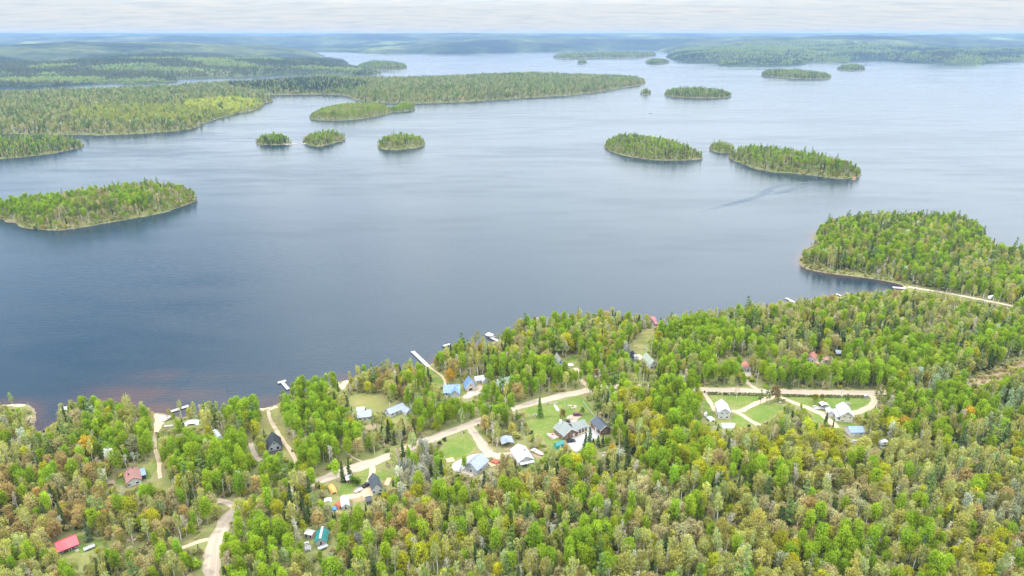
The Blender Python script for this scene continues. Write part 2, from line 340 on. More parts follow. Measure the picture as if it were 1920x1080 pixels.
# ---- the lake
def spaced(lo, hi, step, far_lo, far_hi):
    c = list(np.arange(lo, hi + step, step)); a, s = c[0], step
    left, right = [], []
    while a > far_lo: s *= 1.22; a -= s; left.append(max(a, far_lo))
    a, s = c[-1], step
    while a < far_hi: s *= 1.22; a += s; right.append(min(a, far_hi))
    return np.array(left[::-1] + c + right)
WX = spaced(-420, 640, 5, -40000, 40000); WY = spaced(230, 820, 5, -1500, 40000)
wx, wy = np.meshgrid(WX, WY); WP = np.stack([wx.ravel(), wy.ravel()], 1)
near = (WP[:, 0] > -600) & (WP[:, 0] < 900) & (WP[:, 1] > 0) & (WP[:, 1] < 900)
sh = np.zeros(len(WP)); dsh = np.full(len(WP), -999.0); dsh[near] = sdist(WP[near], MAIN)
wn = fbm(WP[:, 0] / 22, WP[:, 1] / 22, 3, 5)
sh = np.where(near, np.exp(-np.maximum(-dsh - 1, 0) / 3.5) * .75, 0)
for px, py, rx, ry, k in [(205,757,90,15,1),(250,738,95,15,.75),(470,752,70,12,.6),(350,740,80,16,.5),(300,765,40,13,.9),(330,705,90,10,.4),(430,702,80,8,.42),(20,755,50,6,.9),(390,740,60,10,.25),(520,752,50,10,.4),(640,708,40,8,.5),(160,757,40,8,.7),(440,760,60,6,.35),(1212,607,14,4,.6),(1590,520,40,6,.4),(560,715,90,10,.2)]:
    qx, qy, _ = proj(WP[:, 0], WP[:, 1], 0 * WP[:, 0]); qx = np.where(near, qx, -9999)
    sh = np.maximum(sh, k * np.exp(-((qx - px) / rx)**2 - ((qy - py) / ry)**2) * np.clip(wn * 2.2 - .25, 0, 1))
wmesh = np_mesh('water', np.stack([wx.ravel(), wy.ravel(), 0 * wx.ravel()], 1), grid_faces(len(WX), len(WY)), [], smooth=True, attrs={'shallow': np.clip(sh, 0, 1)})
def water_material(name, rough, ripple, wake=False):
    m, nt, out = new_mat(name); b = N(nt, 'ShaderNodeBsdfPrincipled'); b.inputs['IOR'].default_value = 1.333
    tc = N(nt, 'ShaderNodeTexCoord'); P = tc.outputs['Object']
    a = N(nt, 'ShaderNodeAttribute', attribute_name='shallow')
    L(nt, mix(nt, a.outputs['Fac'], WATER_DEEP, WATER_SAND), b.inputs['Base Color'])
    def mapped(sx, sy, rz=0):
        mp = N(nt, 'ShaderNodeMapping'); mp.inputs['Scale'].default_value = (sx, sy, 1); mp.inputs['Rotation'].default_value = (0, 0, rz); L(nt, P, mp.inputs[0]); return mp.outputs[0]
    gust = noise(nt, 1, 4, mapped(.0016, .0055, .12)); gust2 = noise(nt, 1, 4, mapped(.010, .035, -.1))
    gg = mix(nt, .4, gust, gust2)
    L(nt, ramp(nt, gg, [(.38, (rough * .45,) * 3), (.47, (rough * .95,) * 3), (.58, (rough * 1.8,) * 3)]), b.inputs['Roughness'])
    h = mth(nt, 'ADD', noise(nt, 1, 3, mapped(.10, .55, .03)), mth(nt, 'MULTIPLY', noise(nt, 1, 2, mapped(.35, 1.3, -.1)), .35))
    bp = N(nt, 'ShaderNodeBump'); L(nt, mth(nt, 'MULTIPLY', mth(nt, 'MULTIPLY_ADD', gg, 1.6), ripple), bp.inputs['Strength']); bp.inputs['Distance'].default_value = 1.0
    L(nt, h, bp.inputs['Height']); L(nt, bp.outputs[0], b.inputs['Normal'])
    L(nt, b.outputs[0], out.inputs[0]); return m
WATER_DEEP = (.010, .025, .038); WATER_SAND = (.072, .037, .027)
M['water'] = water_material('lake_water', .13, .13); wmesh.materials.append(M['water'])
water = bpy.data.objects.new('water', wmesh); link(water); tag(water, 'broad blue grey lake rippled by a light wind', 'lake', kind='structure')
WATER_DEEP = (.013, .036, .062); M['wake'] = water_material('wake_water', .22, .36)
def draped(name, poly_w, mat, z, step, flat=None, kind='structure'):
    p = [Vector(q) for q in poly_w]; a = np.asarray(poly_w); lo, hi = a.min(0), a.max(0)
    X, Y = np.meshgrid(np.arange(lo[0], hi[0], step), np.arange(lo[1], hi[1], step)); G = np.stack([X.ravel(), Y.ravel()], 1)
    G = G[sdist(G, a) > step * .4]
    n = len(p); r = geometry.delaunay_2d_cdt(p + [Vector(q) for q in G], [(i, (i + 1) % n) for i in range(n)], [list(range(n))], 1, 1e-3)
    V = np.array([(v.x, v.y) for v in r[0]]); Z = (hgt(V[:, 0], V[:, 1]) if flat is None else np.full(len(V), flat)) + z
    me = bpy.data.meshes.new(name); me.from_pydata([(*v, zz) for v, zz in zip(V.tolist(), Z.tolist())], [], r[2]); me.materials.append(mat)
    o = bpy.data.objects.new(name, me); link(o); tag(o, kind=kind); return o
def ribbon(name, pts, width, mat, z, flat=None, kind='structure', taper=False, label=None):
    c = smooth_line(pts, 3); seg = np.hypot(*np.diff(c, axis=0).T); s = np.concatenate([[0], np.cumsum(seg)]); n = max(4, int(s[-1] / 3))
    t = np.linspace(0, s[-1], n); c = np.stack([np.interp(t, s, c[:, 0]), np.interp(t, s, c[:, 1])], 1)
    d = np.gradient(c, axis=0); d /= np.maximum(np.linalg.norm(d, axis=1, keepdims=True), 1e-6); nrm = np.stack([-d[:, 1], d[:, 0]], 1)
    w = width * (1 + .16 * (vnoise(t / 9, t * 0, 4) - .5)); 
    if taper: w = w * np.clip(np.minimum(t, s[-1] - t) / (s[-1] * .25), .12, 1)
    K = 5; U = np.linspace(-.5, .5, K); V = []; A = []
    for j in range(K):
        edge = (vnoise(t / 3, t * 0 + j, 6) - .5 + .6 * (vnoise(t / 11, t * 0 + j, 9) - .5)) * (min(1.5, width * .3) if j in (0, K - 1) else 0)
        q = c + nrm * (U[j] * w + edge)[:, None]; zz = (hgt(q[:, 0], q[:, 1]) if flat is None else np.full(n, flat)) + z
        V.append(np.column_stack([q, zz])); A.append(np.full(n, U[j]))
    V = np.stack(V, 1).reshape(-1, 3); A = np.stack(A, 1).ravel(); Q = grid_faces(K, n)
    o = bpy.data.objects.new(name, np_mesh(name, V, Q, [mat], smooth=True, attrs={'across': A})); link(o); tag(o, label, kind=kind); return o, c
M['gravel'] = None
def road_material(name, c, c2, edge):
    m, nt, out = new_mat(name); b = N(nt, 'ShaderNodeBsdfPrincipled'); b.inputs['Roughness'].default_value = .95
    a = N(nt, 'ShaderNodeAttribute', attribute_name='across'); x = mth(nt, 'ABSOLUTE', a.outputs['Fac'])
    col = ramp(nt, mix(nt, .5, noise(nt, .12, 4), noise(nt, 1.4, 4)), [(.36, c2), (.6, c)])
    tr = ramp(nt, x, [(0, (0, 0, 0)), (.13, (.25,) * 3), (.22, (1, 1, 1)), (.30, (.2,) * 3), (.36, (.5,) * 3)])
    col = mix(nt, mth(nt, 'MULTIPLY', tr, .6), col, tuple(min(1, v * 1.22) for v in c))
    e = mth(nt, 'MULTIPLY', ramp(nt, x, [(.36, (0, 0, 0)), (.5, (1, 1, 1))]), noise(nt, .7, 3))
    L(nt, mix(nt, e, col, edge), b.inputs['Base Color']); L(nt, b.outputs[0], out.inputs[0]); return m
M['gravel'] = road_material('gravel_road', (.345, .28, .215), (.28, .225, .168), (.22, .20, .10))
M['dirt'] = road_material('dirt_track', (.42, .32, .22), (.33, .25, .16), (.16, .17, .06))
M['pale_dirt'] = road_material('pale_track', (.50, .42, .33), (.42, .34, .25), (.24, .21, .12))
M['lawn'] = ground_material('lawn_grass', [(.3, (.08, .125, .024)), (.46, (.105, .16, .030)), (.55, (.15, .17, .045)), (.66, (.24, .205, .09))], .07, .9, False, .4, .1)
M['meadow'] = ground_material('dry_grass', [(.3, (.12, .15, .035)), (.5, (.18, .175, .06)), (.7, (.27, .22, .10))], .07, .8, False, .5, .15)
M['brush'] = ground_material('brush_ground', [(.3, (.20, .15, .09)), (.5, (.26, .20, .12)), (.7, (.16, .17, .06))], .07, .8, False, .8, .3)
M['sand'] = ground_material('beach_sand', [(.3, (.40, .29, .20)), (.6, (.52, .41, .29))], .2, 1.5, False, .2, .05)
M['paving'] = ground_material('pale_paving', [(.3, (.28, .27, .255)), (.6, (.36, .34, .32))], .2, 1.5, False, .1, .02)
def P2(px):
    a = np.asarray(px, float); x, y, z = at(a[:, 0], a[:, 1]); return np.stack([x, y], 1)
CLEAR = []          # (polyline or polygon, closed, margin): where no tree stands
MASKP = []          # pixel outlines that trees in front must not cover
ROADS = []
def road(name, px, w, mat='gravel', z=.09, vis=None, kind='structure', label=None):
    o, c = ribbon(name, P2(px), w, M[mat], z, label=label); CLEAR.append((c[::2], False, w / 2 + 1.0)); ROADS.append(c)
    for a, b in (vis or []):
        pts = P2(px); cc = c[(proj(c[:, 0], c[:, 1], hgt(c[:, 0], c[:, 1]))[0] >= a) & (proj(c[:, 0], c[:, 1], hgt(c[:, 0], c[:, 1]))[0] <= b)]
        if len(cc) > 1 and a != 1690:
            d = np.gradient(cc, axis=0); d /= np.linalg.norm(d, axis=1, keepdims=True); nn = np.stack([-d[:, 1], d[:, 0]], 1) * w * .34
            q = np.vstack([cc + nn, (cc - nn)[::-1]]); qx, qy, _ = proj(q[:, 0], q[:, 1], hgt(q[:, 0], q[:, 1])); MASKP.append(np.stack([qx, qy], 1))
    return o
def patch(name, px, mat, z, vis=True, step=4, margin=.8, label=None):
    q = P2(px); q = smooth_poly(q, 1 if mat == 'paving' else 3); q = q + np.stack([vnoise(q[:, 0] / 5, q[:, 1] / 5, 3) - .5, vnoise(q[:, 0] / 5, q[:, 1] / 5, 4) - .5], 1) * (2.0 if mat != 'paving' else .3); o = draped(name, q, M[mat], z, step); CLEAR.append((q, True, margin))
    if label: o['label'] = label
    if vis:
        qx, qy, _ = proj(q[:, 0], q[:, 1], hgt(q[:, 0], q[:, 1])); MASKP.append(np.stack([qx, qy], 1))
    return o
road('road', [(392,1130),(396,1085),(399,1050),(405,1010),(424,975),(446,953),(480,938),(530,923),(590,905),(625,891),(660,879),(700,866),(730,856),(770,838),(800,826),(830,815),(870,801),(900,789),(940,773),(975,762),(1010,752),(1050,742),(1090,735),(1120,728),(1160,724),(1200,725),(1260,728),(1310,731),(1400,733),(1500,736),(1600,737),(1670,736),(1730,735),(1790,738)], 6.4, vis=[(340,440),(600,632),(660,728),(800,897),(958,1105),(1312,1668)])
road('road', [(446,953),(425,940),(405,938)], 4, 'gravel', .07)
road('track', [(408,1008),(375,1014),(330,1032),(270,1050)], 2.6, 'dirt', .06, vis=[(340,405)])
road('path', [(291,776),(297,797),(289,822),(290,843),(299,862),(299,884),(300,897)], 2.0, 'dirt', .06)
MASKP.append(np.array([(288,780),(312,780),(302,806),(294,806)], float))
road('path', [(503,768),(505,785),(515,803),(533,830),(548,848),(556,868)], 2.0, 'dirt', .06, vis=[(512,545)])
road('driveway', [(470,830),(474,845),(481,858),(488,864)], 2.6, 'gravel', .06, vis=[(465,490)])
road('driveway', [(698,866),(699,880),(697,893),(690,908),(682,922),(668,930),(640,934)], 3.2, 'dirt', .06, vis=[(640,705)])
road('driveway', [(880,799),(893,817),(905,836),(912,848),(925,855),(945,856),(965,850)], 5, 'gravel', .07, vis=[(880,938)])
road('driveway', [(1320,736),(1333,757),(1342,772)], 2.8, 'dirt', .07, vis=[(1330,1345)])
road('driveway', [(1372,771),(1390,772),(1403,763),(1420,756),(1440,748),(1452,739)], 3.4, 'dirt', .07, vis=[(1368,1420)])
road('driveway', [(1372,770),(1388,775),(1400,785),(1420,796),(1430,802)], 2.8, 'dirt', .065, vis=[(1370,1426)])
road('driveway', [(1458,740),(1470,748),(1490,756),(1515,765),(1540,776),(1552,785),(1565,797),(1576,808)], 3.4, 'dirt', .07, vis=[(1462,1497),(1522,1576)])
road('driveway', [(1536,773),(1560,778),(1600,776),(1625,768),(1638,758),(1640,750),(1633,738)], 3.6, 'dirt', .066, vis=[(1540,1562),(1602,1640)])
road('track', [(1688,538),(1715,540),(1745,545),(1780,550),(1800,554),(1850,564),(1900,574),(1980,592),(2060,612)], 3.6, 'pale_dirt', .07, vis=[(1690,1898)])
road('path', [(1225,608),(1232,612),(1246,618),(1252,630)], 2, 'dirt', .06, vis=[(1222,1240)])
road('path', [(803,687),(810,692),(822,700),(832,708),(835,722),(842,727)], 1.4, 'dirt', .08, vis=[(800,840)])
road('path', [(520,730),(560,740)], .5, 'dirt', -.3)
road('driveway', [(955,752),(930,745),(905,735),(885,740),(868,746)], 3, 'gravel', .06)
road('driveway', [(1105,727),(1090,715),(1085,700),(1080,690)], 3, 'dirt', .06)
road('path', [(690,870),(670,862),(655,855),(640,835)], 1.2, 'dirt', .06, vis=[(655,676)])
road('driveway', [(1420,730),(1405,722),(1398,712),(1396,700)], 3, 'dirt', .06, vis=[(1400,1420)])
patch('lawn', [(985,766),(1005,758),(1030,757),(1050,752),(1085,741),(1096,748),(1112,770),(1120,783),(1108,789),(1098,792),(1060,788),(1048,800),(1040,812),(1056,828),(1050,846),(1030,838),(1015,820),(1000,803),(985,788)], 'lawn', .045)
patch('driveway', [(1036,757),(1044,760),(1050,770),(1044,772)], 'paving', .075)
patch('driveway', [(1062,782),(1076,777),(1092,779),(1088,783),(1078,788),(1085,795),(1066,792)], 'gravel', .075)
patch('driveway', [(1058,826),(1083,817),(1100,812),(1100,796),(1106,798),(1124,814),(1126,820),(1100,830),(1092,845),(1076,848),(1068,836)], 'paving', .08)
patch('lawn', [(826,833),(872,815),(882,824),(893,838),(886,846),(860,856),(843,868),(838,862)], 'lawn', .045)
patch('meadow', [(846,862),(885,846),(893,838),(893,845),(880,853),(850,868)], 'meadow', .06, vis=False)
patch('driveway', [(842,872),(880,853),(905,850),(912,856),(890,862),(872,878),(856,888)], 'paving', .078)
patch('yard', [(945,838),(965,832),(985,838),(1012,852),(1014,862),(1000,858),(985,845),(965,842),(948,846)], 'brush', .045)
patch('verge', [(893,818),(905,818),(918,838),(935,842),(930,850),(915,848)], 'meadow', .045)
patch('lawn', [(1323,741),(1380,742),(1437,743),(1418,753),(1398,760),(1382,763),(1355,762),(1338,756)], 'lawn', .045)
patch('lawn', [(1394,771),(1425,758),(1462,757),(1470,765),(1450,780),(1438,790),(1425,793),(1408,784)], 'lawn', .044)
patch('lawn', [(1370,780),(1382,777),(1394,783),(1408,794),(1395,800),(1372,797)], 'lawn', .043)
patch('lawn', [(1318,742),(1330,760),(1344,783),(1338,792),(1326,780),(1318,762)], 'lawn', .043)
patch('lawn', [(1464,744),(1540,745),(1626,746),(1629,757),(1612,766),(1575,770),(1548,771),(1520,762),(1492,752)], 'lawn', .045)
patch('lawn', [(1557,783),(1578,792),(1600,794),(1602,801),(1586,803),(1572,795)], 'lawn', .043)
patch('lawn', [(1520,767),(1535,777),(1550,788),(1545,796),(1530,788),(1518,778)], 'lawn', .042)
patch('meadow', [(488,769),(518,768),(528,790),(545,835),(556,855),(540,860),(515,830),(500,812),(490,795)], 'meadow', .04)
patch('beach', [(487,763),(519,760),(518,769),(488,771)], 'sand', .05)
patch('beach', [(286,777),(312,778),(308,792),(303,806),(294,812),(290,800)], 'sand', .065)
patch('beach', [(0,758),(10,757),(50,757),(48,762),(20,764)], 'sand', .05)
patch('beach', [(632,715),(652,711),(652,722),(645,732),(636,728)], 'sand', .05)
patch('meadow', [(650,745),(672,738),(705,742),(728,750),(735,763),(715,768),(690,772),(655,762)], 'meadow', .04)
patch('lawn', [(804,689),(818,697),(834,712),(832,722),(815,720),(806,705)], 'lawn', .04)
patch('lawn', [(660,889),(683,881),(695,880),(692,893),(684,900),(668,912),(655,925),(640,932),(632,925),(645,905)], 'lawn', .04)
patch('lawn', [(703,880),(724,878),(732,890),(726,900),(706,897)], 'lawn', .04)
patch('yard', [(665,915),(685,905),(694,915),(690,935),(670,945),(655,938)], 'brush', .05)
patch('lawn', [(112,1015),(150,998),(160,1012),(162,1026),(190,1012),(196,1020),(160,1036),(120,1045)], 'lawn', .04)
patch('yard', [(118,1045),(150,1035),(165,1045),(150,1058),(125,1056)], 'meadow', .05)
patch('lawn', [(1056,684),(1078,662),(1088,672),(1084,686),(1070,690)], 'lawn', .04)
patch('lawn', [(1182,662),(1192,640),(1206,618),(1222,616),(1226,630),(1212,645),(1206,664)], 'meadow', .04)
o_ = patch('clearing', [(1805,715),(1860,698),(1925,668),(1925,700),(1850,722),(1812,728)], 'brush', .04, vis=False); CLEAR.pop()
patch('lawn', [(206,906),(240,892),(268,880),(290,858),(297,868),(290,890),(280,900),(230,910)], 'lawn', .04)
patch('yard', [(284,907),(300,901),(318,905),(300,916)], 'meadow', .05)
patch('yard', [(1192,664),(1202,664),(1206,672),(1196,676)], 'sand', .05)
patch('lawn', [(1326,690),(1360,676),(1392,668),(1396,684),(1385,697),(1340,702)], 'lawn', .04, vis=False)
patch('yard', [(1384,705),(1394,696),(1412,697),(1405,708)], 'paving', .05, vis=False)
patch('driveway', [(866,746),(868,735),(890,722),(905,722),(905,732),(890,742),(880,748)], 'gravel', .065)
patch('driveway', [(872,744),(884,732),(890,735),(878,746)], 'paving', .09)
patch('lawn', [(866,732),(874,728),(874,738),(868,742)], 'lawn', .08)
patch('yard', [(735,793),(752,785),(762,790),(757,808),(742,805)], 'meadow', .05, vis=False)
patch('yard', [(680,800),(705,792),(708,802),(690,808)], 'brush', .05)
patch('yard', [(1512,676),(1540,672),(1556,676),(1540,682)], 'sand', .05)
patch('verge', [(1690,541),(1740,548),(1700,546)], 'meadow', .03, vis=False)
MASKP.append(np.array([(1690,534),(1745,539),(1800,548),(1850,560),(1898,571),(1898,577),(1850,567),(1800,557),(1745,547),(1690,541)], float))
MASKP.append(np.array([(1500,506),(1590,520),(1690,536),(1700,540),(1660,542),(1600,547),(1540,553),(1480,561),(1430,568)], float))
MASKP.append(np.array([(1810,712),(1860,694),(1922,662),(1922,690),(1870,708),(1830,722)], float))
# ------------------------------------------------------------------ buildings
def hull(pts):
    pts = sorted(set(map(tuple, np.round(pts, 2).tolist())))
    def half(ps):
        h = []
        for p in ps:
            while len(h) > 1 and (h[-1][0] - h[-2][0]) * (p[1] - h[-2][1]) - (h[-1][1] - h[-2][1]) * (p[0] - h[-2][0]) <= 0: h.pop()
            h.append(p)
        return h
    a, b = half(pts), half(pts[::-1]); return np.array(a[:-1] + b[:-1])
def keep_clear(root, vis=1.0, pad=1.5, top=False):
    bpy.context.view_layer.update()
    W = []
    def walk(o):
        if o.type == 'MESH':
            mw = root_mat @ local(o); W.extend([mw @ v.co for v in o.data.vertices])
        for c in o.children: walk(c)
    def local(o):
        m = Matrix.Identity(4)
        while o is not None and o is not root: m = o.matrix_basis @ m; o = o.parent
        return m
    root_mat = root.matrix_basis.copy()
    walk(root)
    a = np.array([tuple(p) for p in W]); fp = hull(a[:, :2]); CLEAR.append((fp, True, pad))
    if vis > 0:
        if vis < 1: z = a[:, 2]; a = a[z >= z.max() - (z.max() - z.min()) * vis]
        x, y, _ = proj(a[:, 0], a[:, 1], a[:, 2]); MASKP.append(hull(np.stack([x, y], 1)))
from mathutils import Matrix
def win(parent, face, u, z, w, h, W2, L0, L1, frame='white_paint', pane='glass', name='window', fw=.12):
    # a framed opening on a wall: the frame is the part, its pane the sub-part
    f = MB(); p = MB(); a = fw
    for x0, x1, z0, z1 in ((u - w / 2, u + w / 2, z, z + a), (u - w / 2, u + w / 2, z + h - a, z + h), (u - w / 2, u - w / 2 + a, z + a, z + h - a), (u + w / 2 - a, u + w / 2, z + a, z + h - a)):
        if face == 'F': f.box(x0, x1, L0 - .08, L0 + .01, z0, z1)
        elif face == 'B': f.box(x0, x1, L1 - .01, L1 + .08, z0, z1)
        elif face == 'L': f.box(-W2 - .08, -W2 + .01, x0, x1, z0, z1)
        else: f.box(W2 - .01, W2 + .08, x0, x1, z0, z1)
    x0, x1, z0, z1 = u - w / 2 + a, u + w / 2 - a, z + a, z + h - a
    if face == 'F': p.box(x0, x1, L0 - .03, L0 + .01, z0, z1)
    elif face == 'B': p.box(x0, x1, L1 - .01, L1 + .03, z0, z1)
    elif face == 'L': p.box(-W2 - .03, -W2 + .01, x0, x1, z0, z1)
    else: p.box(W2 - .01, W2 + .03, x0, x1, z0, z1)
    o = f.build(name, M[frame], parent); p.build('pane' if name == 'window' else 'panel', M[pane], o); return o
def volume(root, x0, x1, y0, y1, wh, rise, wall, roof, ridge='y', over=.5, base=-.9, thick=.2, trim=None, wall_name='wall', roof_name='roof'):
    T = (lambda x, y, z: (x, y, z)) if ridge == 'y' else (lambda x, y, z: (y, x, z))
    a0, a1, b0, b1 = (x0, x1, y0, y1) if ridge == 'y' else (y0, y1, x0, x1)
    c = (a0 + a1) / 2
    prof = [(a0, base), (a1, base), (a1, wh), (c, wh + rise), (a0, wh)]
    wl = MB().prism(prof, b0, b1, T).build(wall_name, M[wall], root)
    sl = rise / (c - a0); r = MB()
    for s in (-1, 1):
        e = (c - a0) + over
        q = [(c, wh + rise + .04), (c, wh + rise + .04 + thick), (c + s * e, wh + rise + .04 + thick - sl * e), (c + s * e, wh + rise + .04 - sl * e)]
        r.prism(q if s > 0 else q[::-1], b0 - over, b1 + over, T)
    ro = r.build(roof_name, M[roof], root)
    if trim:
        e = (c - a0) + over + .03
        q = [(c - e, wh + rise - .14 - sl * e), (c, wh + rise - .14), (c + e, wh + rise - .14 - sl * e), (c + e, wh + rise + .3 - sl * e), (c, wh + rise + .3), (c - e, wh + rise + .3 - sl * e)]
        for yb in (b0 - over - .06, b1 + over):
            MB().add([T(x, y, z) for y in (yb, yb + .06) for x, z in q], [(0, 1, 4, 5), (1, 2, 3, 4), (11, 10, 7, 6), (10, 9, 8, 7)] + [(i, i + 6, (i + 1) % 6 + 6, (i + 1) % 6) for i in range(6)]).build('fascia', M[trim], ro)
    return wl, ro
def house(name, label, FLp, FRp, length, wh, rise, wall, roof, cat='house', ridge='y', over=.5, wins=(), chim=None, trim=None, vis=1.0, group=None, clear=True, width=None):
    a, b = atv(*FLp), atv(*FRp); u = (b - a); u.z = 0; wdt = width or u.length; z = min(a.z, b.z)
    mid = (a + b) / 2
    r = thing(name, label, cat, (mid.x, mid.y, z), math.atan2(u.y, u.x), group); W2 = wdt / 2
    wl, ro = volume(r, -W2, W2, 0, length, wh, rise, wall, roof, ridge, over, trim=trim)
    for wv in wins:
        face, uu, zz, ww, hh = wv[:5]; kind = wv[5] if len(wv) > 5 else 'window'
        if kind == 'door': o = win(r, face, uu, zz, ww, hh, W2, 0, length, 'white_paint', wv[6] if len(wv) > 6 else 'dark_wood', 'door')
        else: win(r, face, uu, zz, ww, hh, W2, 0, length, wv[6] if len(wv) > 6 else 'white_paint')
    for c in (chim or []):
        x, y, s, h, mt = c
        MB().box(x - s / 2, x + s / 2, y - s / 2, y + s / 2, wh, wh + h).build('chimney', M[mt], ro)
    if clear: keep_clear(r, vis)
    return r, W2
# brown log house with a wing, its garage, the green tool shed
r, W2 = house('house', 'brown log house with grey green shingle roof, wing and terrace', (1057, 825), (1081.5, 817), 8.6, 2.8, 2.6, 'brown_log', 'green_shingle', over=.6, trim='white_paint', clear=False,
    wins=[('F', -2.6, .9, 1.3, 1.3), ('F', 2.2, .0, 1.0, 2.1, 'door', 'white_paint'), ('F', .6, .9, 1.2, 1.2), ('F', -.1, 3.3, 1.0, 1.0), ('L', 1.5, .9, 1.6, 1.2), ('L', 4.5, .9, 1.6, 1.3), ('L', 7, .5, 1.4, 1.8)], chim=[(-1.2, 7.4, 1.1, 4.2, 'white_paint')])
wl, ro = volume(r, W2 + .02, W2 + 7.6, 1.6, 8.0, 2.5, 2.1, 'brown_log', 'green_shingle', 'x', .5, wall_name='wall', roof_name='roof')
pc = MB().box(W2 + .6, W2 + 7.6, .2, 1.1, -.5, .12)
pc.build('porch', M['plank'], r)
for x in (W2 + 1.2, W2 + 3.2, W2 + 5.2, W2 + 7.3): MB().box(x - .11, x + .11, .3, .52, .12, 2.5).build('post', M['white_paint'], r)
for x in (W2 + 2.2, W2 + 4.4, W2 + 6.2):
    f = MB().box(x - .7, x + .7, 1.5, 1.59, .8, 2.1).build('window', M['white_paint'], r); MB().box(x - .58, x + .58, 1.46, 1.5, .92, 1.98).build('pane', M['glass'], f)
dk = MB().box(-W2 - 5.0, -W2 - .9, 3.0, 8.2, -.6, .3).build('terrace', M['plank'], r)
rl = MB()
for x in np.linspace(-W2 - 4.9, -W2 - 1.0, 6): rl.box(x - .05, x + .05, 2.98, 3.08, .3, 1.2)
for y in np.linspace(3.1, 8.1, 7): rl.box(-W2 - 5.0, -W2 - 4.9, y - .05, y + .05, .3, 1.2)
rl.box(-W2 - 5.0, -W2 - .9, 2.98, 3.08, 1.2, 1.28); rl.box(-W2 - 5.0, -W2 - 4.9, 3.08, 8.2, 1.2, 1.28); rl.build('railing', M['white_paint'], dk)
keep_clear(r)
BH = r
r, W2 = house('garage', 'brown log garage with a charcoal metal roof across the paved yard', (1125.5, 816), (1144, 811), 9.6, 2.9, 2.0, 'brown_log', 'charcoal_roof', 'garage', over=.45, trim='white_paint',
    wins=[('F', -.5, .9, 1.3, 1.3), ('F', 1.0, .9, 1.3, 1.3), ('L', 1.6, .0, 2.6, 2.3, 'door', 'dark'), ('L', 4.6, .0, 1.0, 2.1, 'door', 'white_paint'), ('L', 6.6, .8, 1.5, 1.3)])
r, W2 = house('shed', 'teal roofed tool shed below the brown log house', (1044, 843), (1057, 838), 2.6, 2.1, .9, 'green_shed', 'teal_metal', 'shed', 'x', .3, wins=[('F', 0, 0, 1.0, 1.9, 'door', 'plastic_sheet')], vis=.8)
# white gabled house
r, W2 = house('house', 'white two storey house with pale metal gable roof beside an empty sandy fork', (1346.5, 784.5), (1367.5, 785.5), 8.6, 4.3, 2.3, 'white_siding', 'pale_metal', over=.5, trim='white_paint',
    wins=[('F', -1.2, 2.9, 1.2, .8), ('F', 1.4, 2.9, 1.2, .8), ('F', -1.4, .5, 1.5, .9), ('F', 1.6, .5, 1.7, 1.1), ('F', .1, 4.6, .8, .8), ('R', 2.5, 1.0, 1.2, 1.1), ('R', 6, 1.0, 1.2, 1.1), ('L', 1.4, 0, 1.5, 2.2, 'door', 'dark'), ('L', 5, 1, 1.2, 1.1)])
# beige gabled house with its verandas
r, W2 = house('house', 'beige two storey house with pale roof and white side veranda', (1575, 791), (1597.5, 792.5), 9.4, 4.4, 2.4, 'beige_siding', 'pale_metal', over=.6, trim='white_paint', clear=False,
    wins=[('F', -1.3, 2.9, 1.2, .8), ('F', 1.5, 2.9, 1.4, .8), ('F', -2.0, .5, 1.7, .8), ('F', 2, .6, .9, .6), ('F', 0, 4.8, 1.0, .8), ('L', 2.5, 1.0, 1.3, 1.2), ('L', 5.5, 1.0, 1.3, 1.2), ('R', 4, 1.0, 1.3, 1.2)])
v = MB().box(-W2 - 2.0, -W2 - .02, .4, 8.8, 0.0, .35).build('veranda', M['white_paint'], r)
MB().add([(-W2 - 2.2, .2, 2.3), (-W2 - .02, .2, 3.1), (-W2 - .02, 9, 3.1), (-W2 - 2.2, 9, 2.3), (-W2 - 2.2, .2, 2.42), (-W2 - .02, .2, 3.22), (-W2 - .02, 9, 3.22), (-W2 - 2.2, 9, 2.42)], [(0, 3, 2, 1), (4, 5, 6, 7), (0, 1, 5, 4), (1, 2, 6, 5), (2, 3, 7, 6), (3, 0, 4, 7)]).build('veranda_roof', M['white_metal'], r)
for y in (.6, 3.2, 6.0, 8.6): MB().box(-W2 - 1.95, -W2 - 1.8, y - .08, y + .08, .35, 2.36).build('post', M['white_paint'], v)
volume(r, -W2 - 5.4, -W2 - 2.3, 4.4, 9.0, 2.2, 1.3, 'white_siding', 'white_metal', 'y', .35, wall_name='porch_wall', roof_name='porch_roof'); keep_clear(r)
house('garage', 'long white garage with slate blue metal roof below the beige house', (1594, 818.5), (1619, 818), 5.6, 2.5, 1.5, 'white_siding', 'slate_blue_metal', 'garage', 'x', .4, wins=[('F', -2, 0, 2.4, 2.0, 'door', 'white_paint'), ('F', 2, .8, 1.2, .9)])
# houses by the blue roofs
r, W2 = house('house', 'low white house with a broad sky blue metal roof', (833, 743), (861, 742), 8.0, 2.5, 2.6, 'white_siding', 'blue_metal', ridge='x', over=.6, vis=.7, clear=False, wins=[('F', -3, .8, 1.3, 1.2), ('F', 0, 0, 1, 2.1, 'door'), ('F', 3, .8, 1.3, 1.2)], chim=[(-2.5, 5, .5, 3.4, 'dark_wood'), (3.2, 3.2, .5, 2.6, 'dark_wood')])
volume(r, W2 - 5.0, W2 + .1, -2.2, 3.9, 2.45, 2.3, 'white_siding', 'blue_metal', 'y', .5); keep_clear(r, .7)
r, W2 = house('cabin', 'small beige cabin under a steep blue gable roof', (873.5, 733.5), (892, 731.5), 6.8, 1.9, 4.0, 'beige_siding', 'blue_metal', 'cabin', over=.5, trim='white_paint', wins=[('F', .0, .0, 2.4, 1.9, 'door', 'dark_wood'), ('F', 0, 3.0, .9, 1.0)], vis=.95)
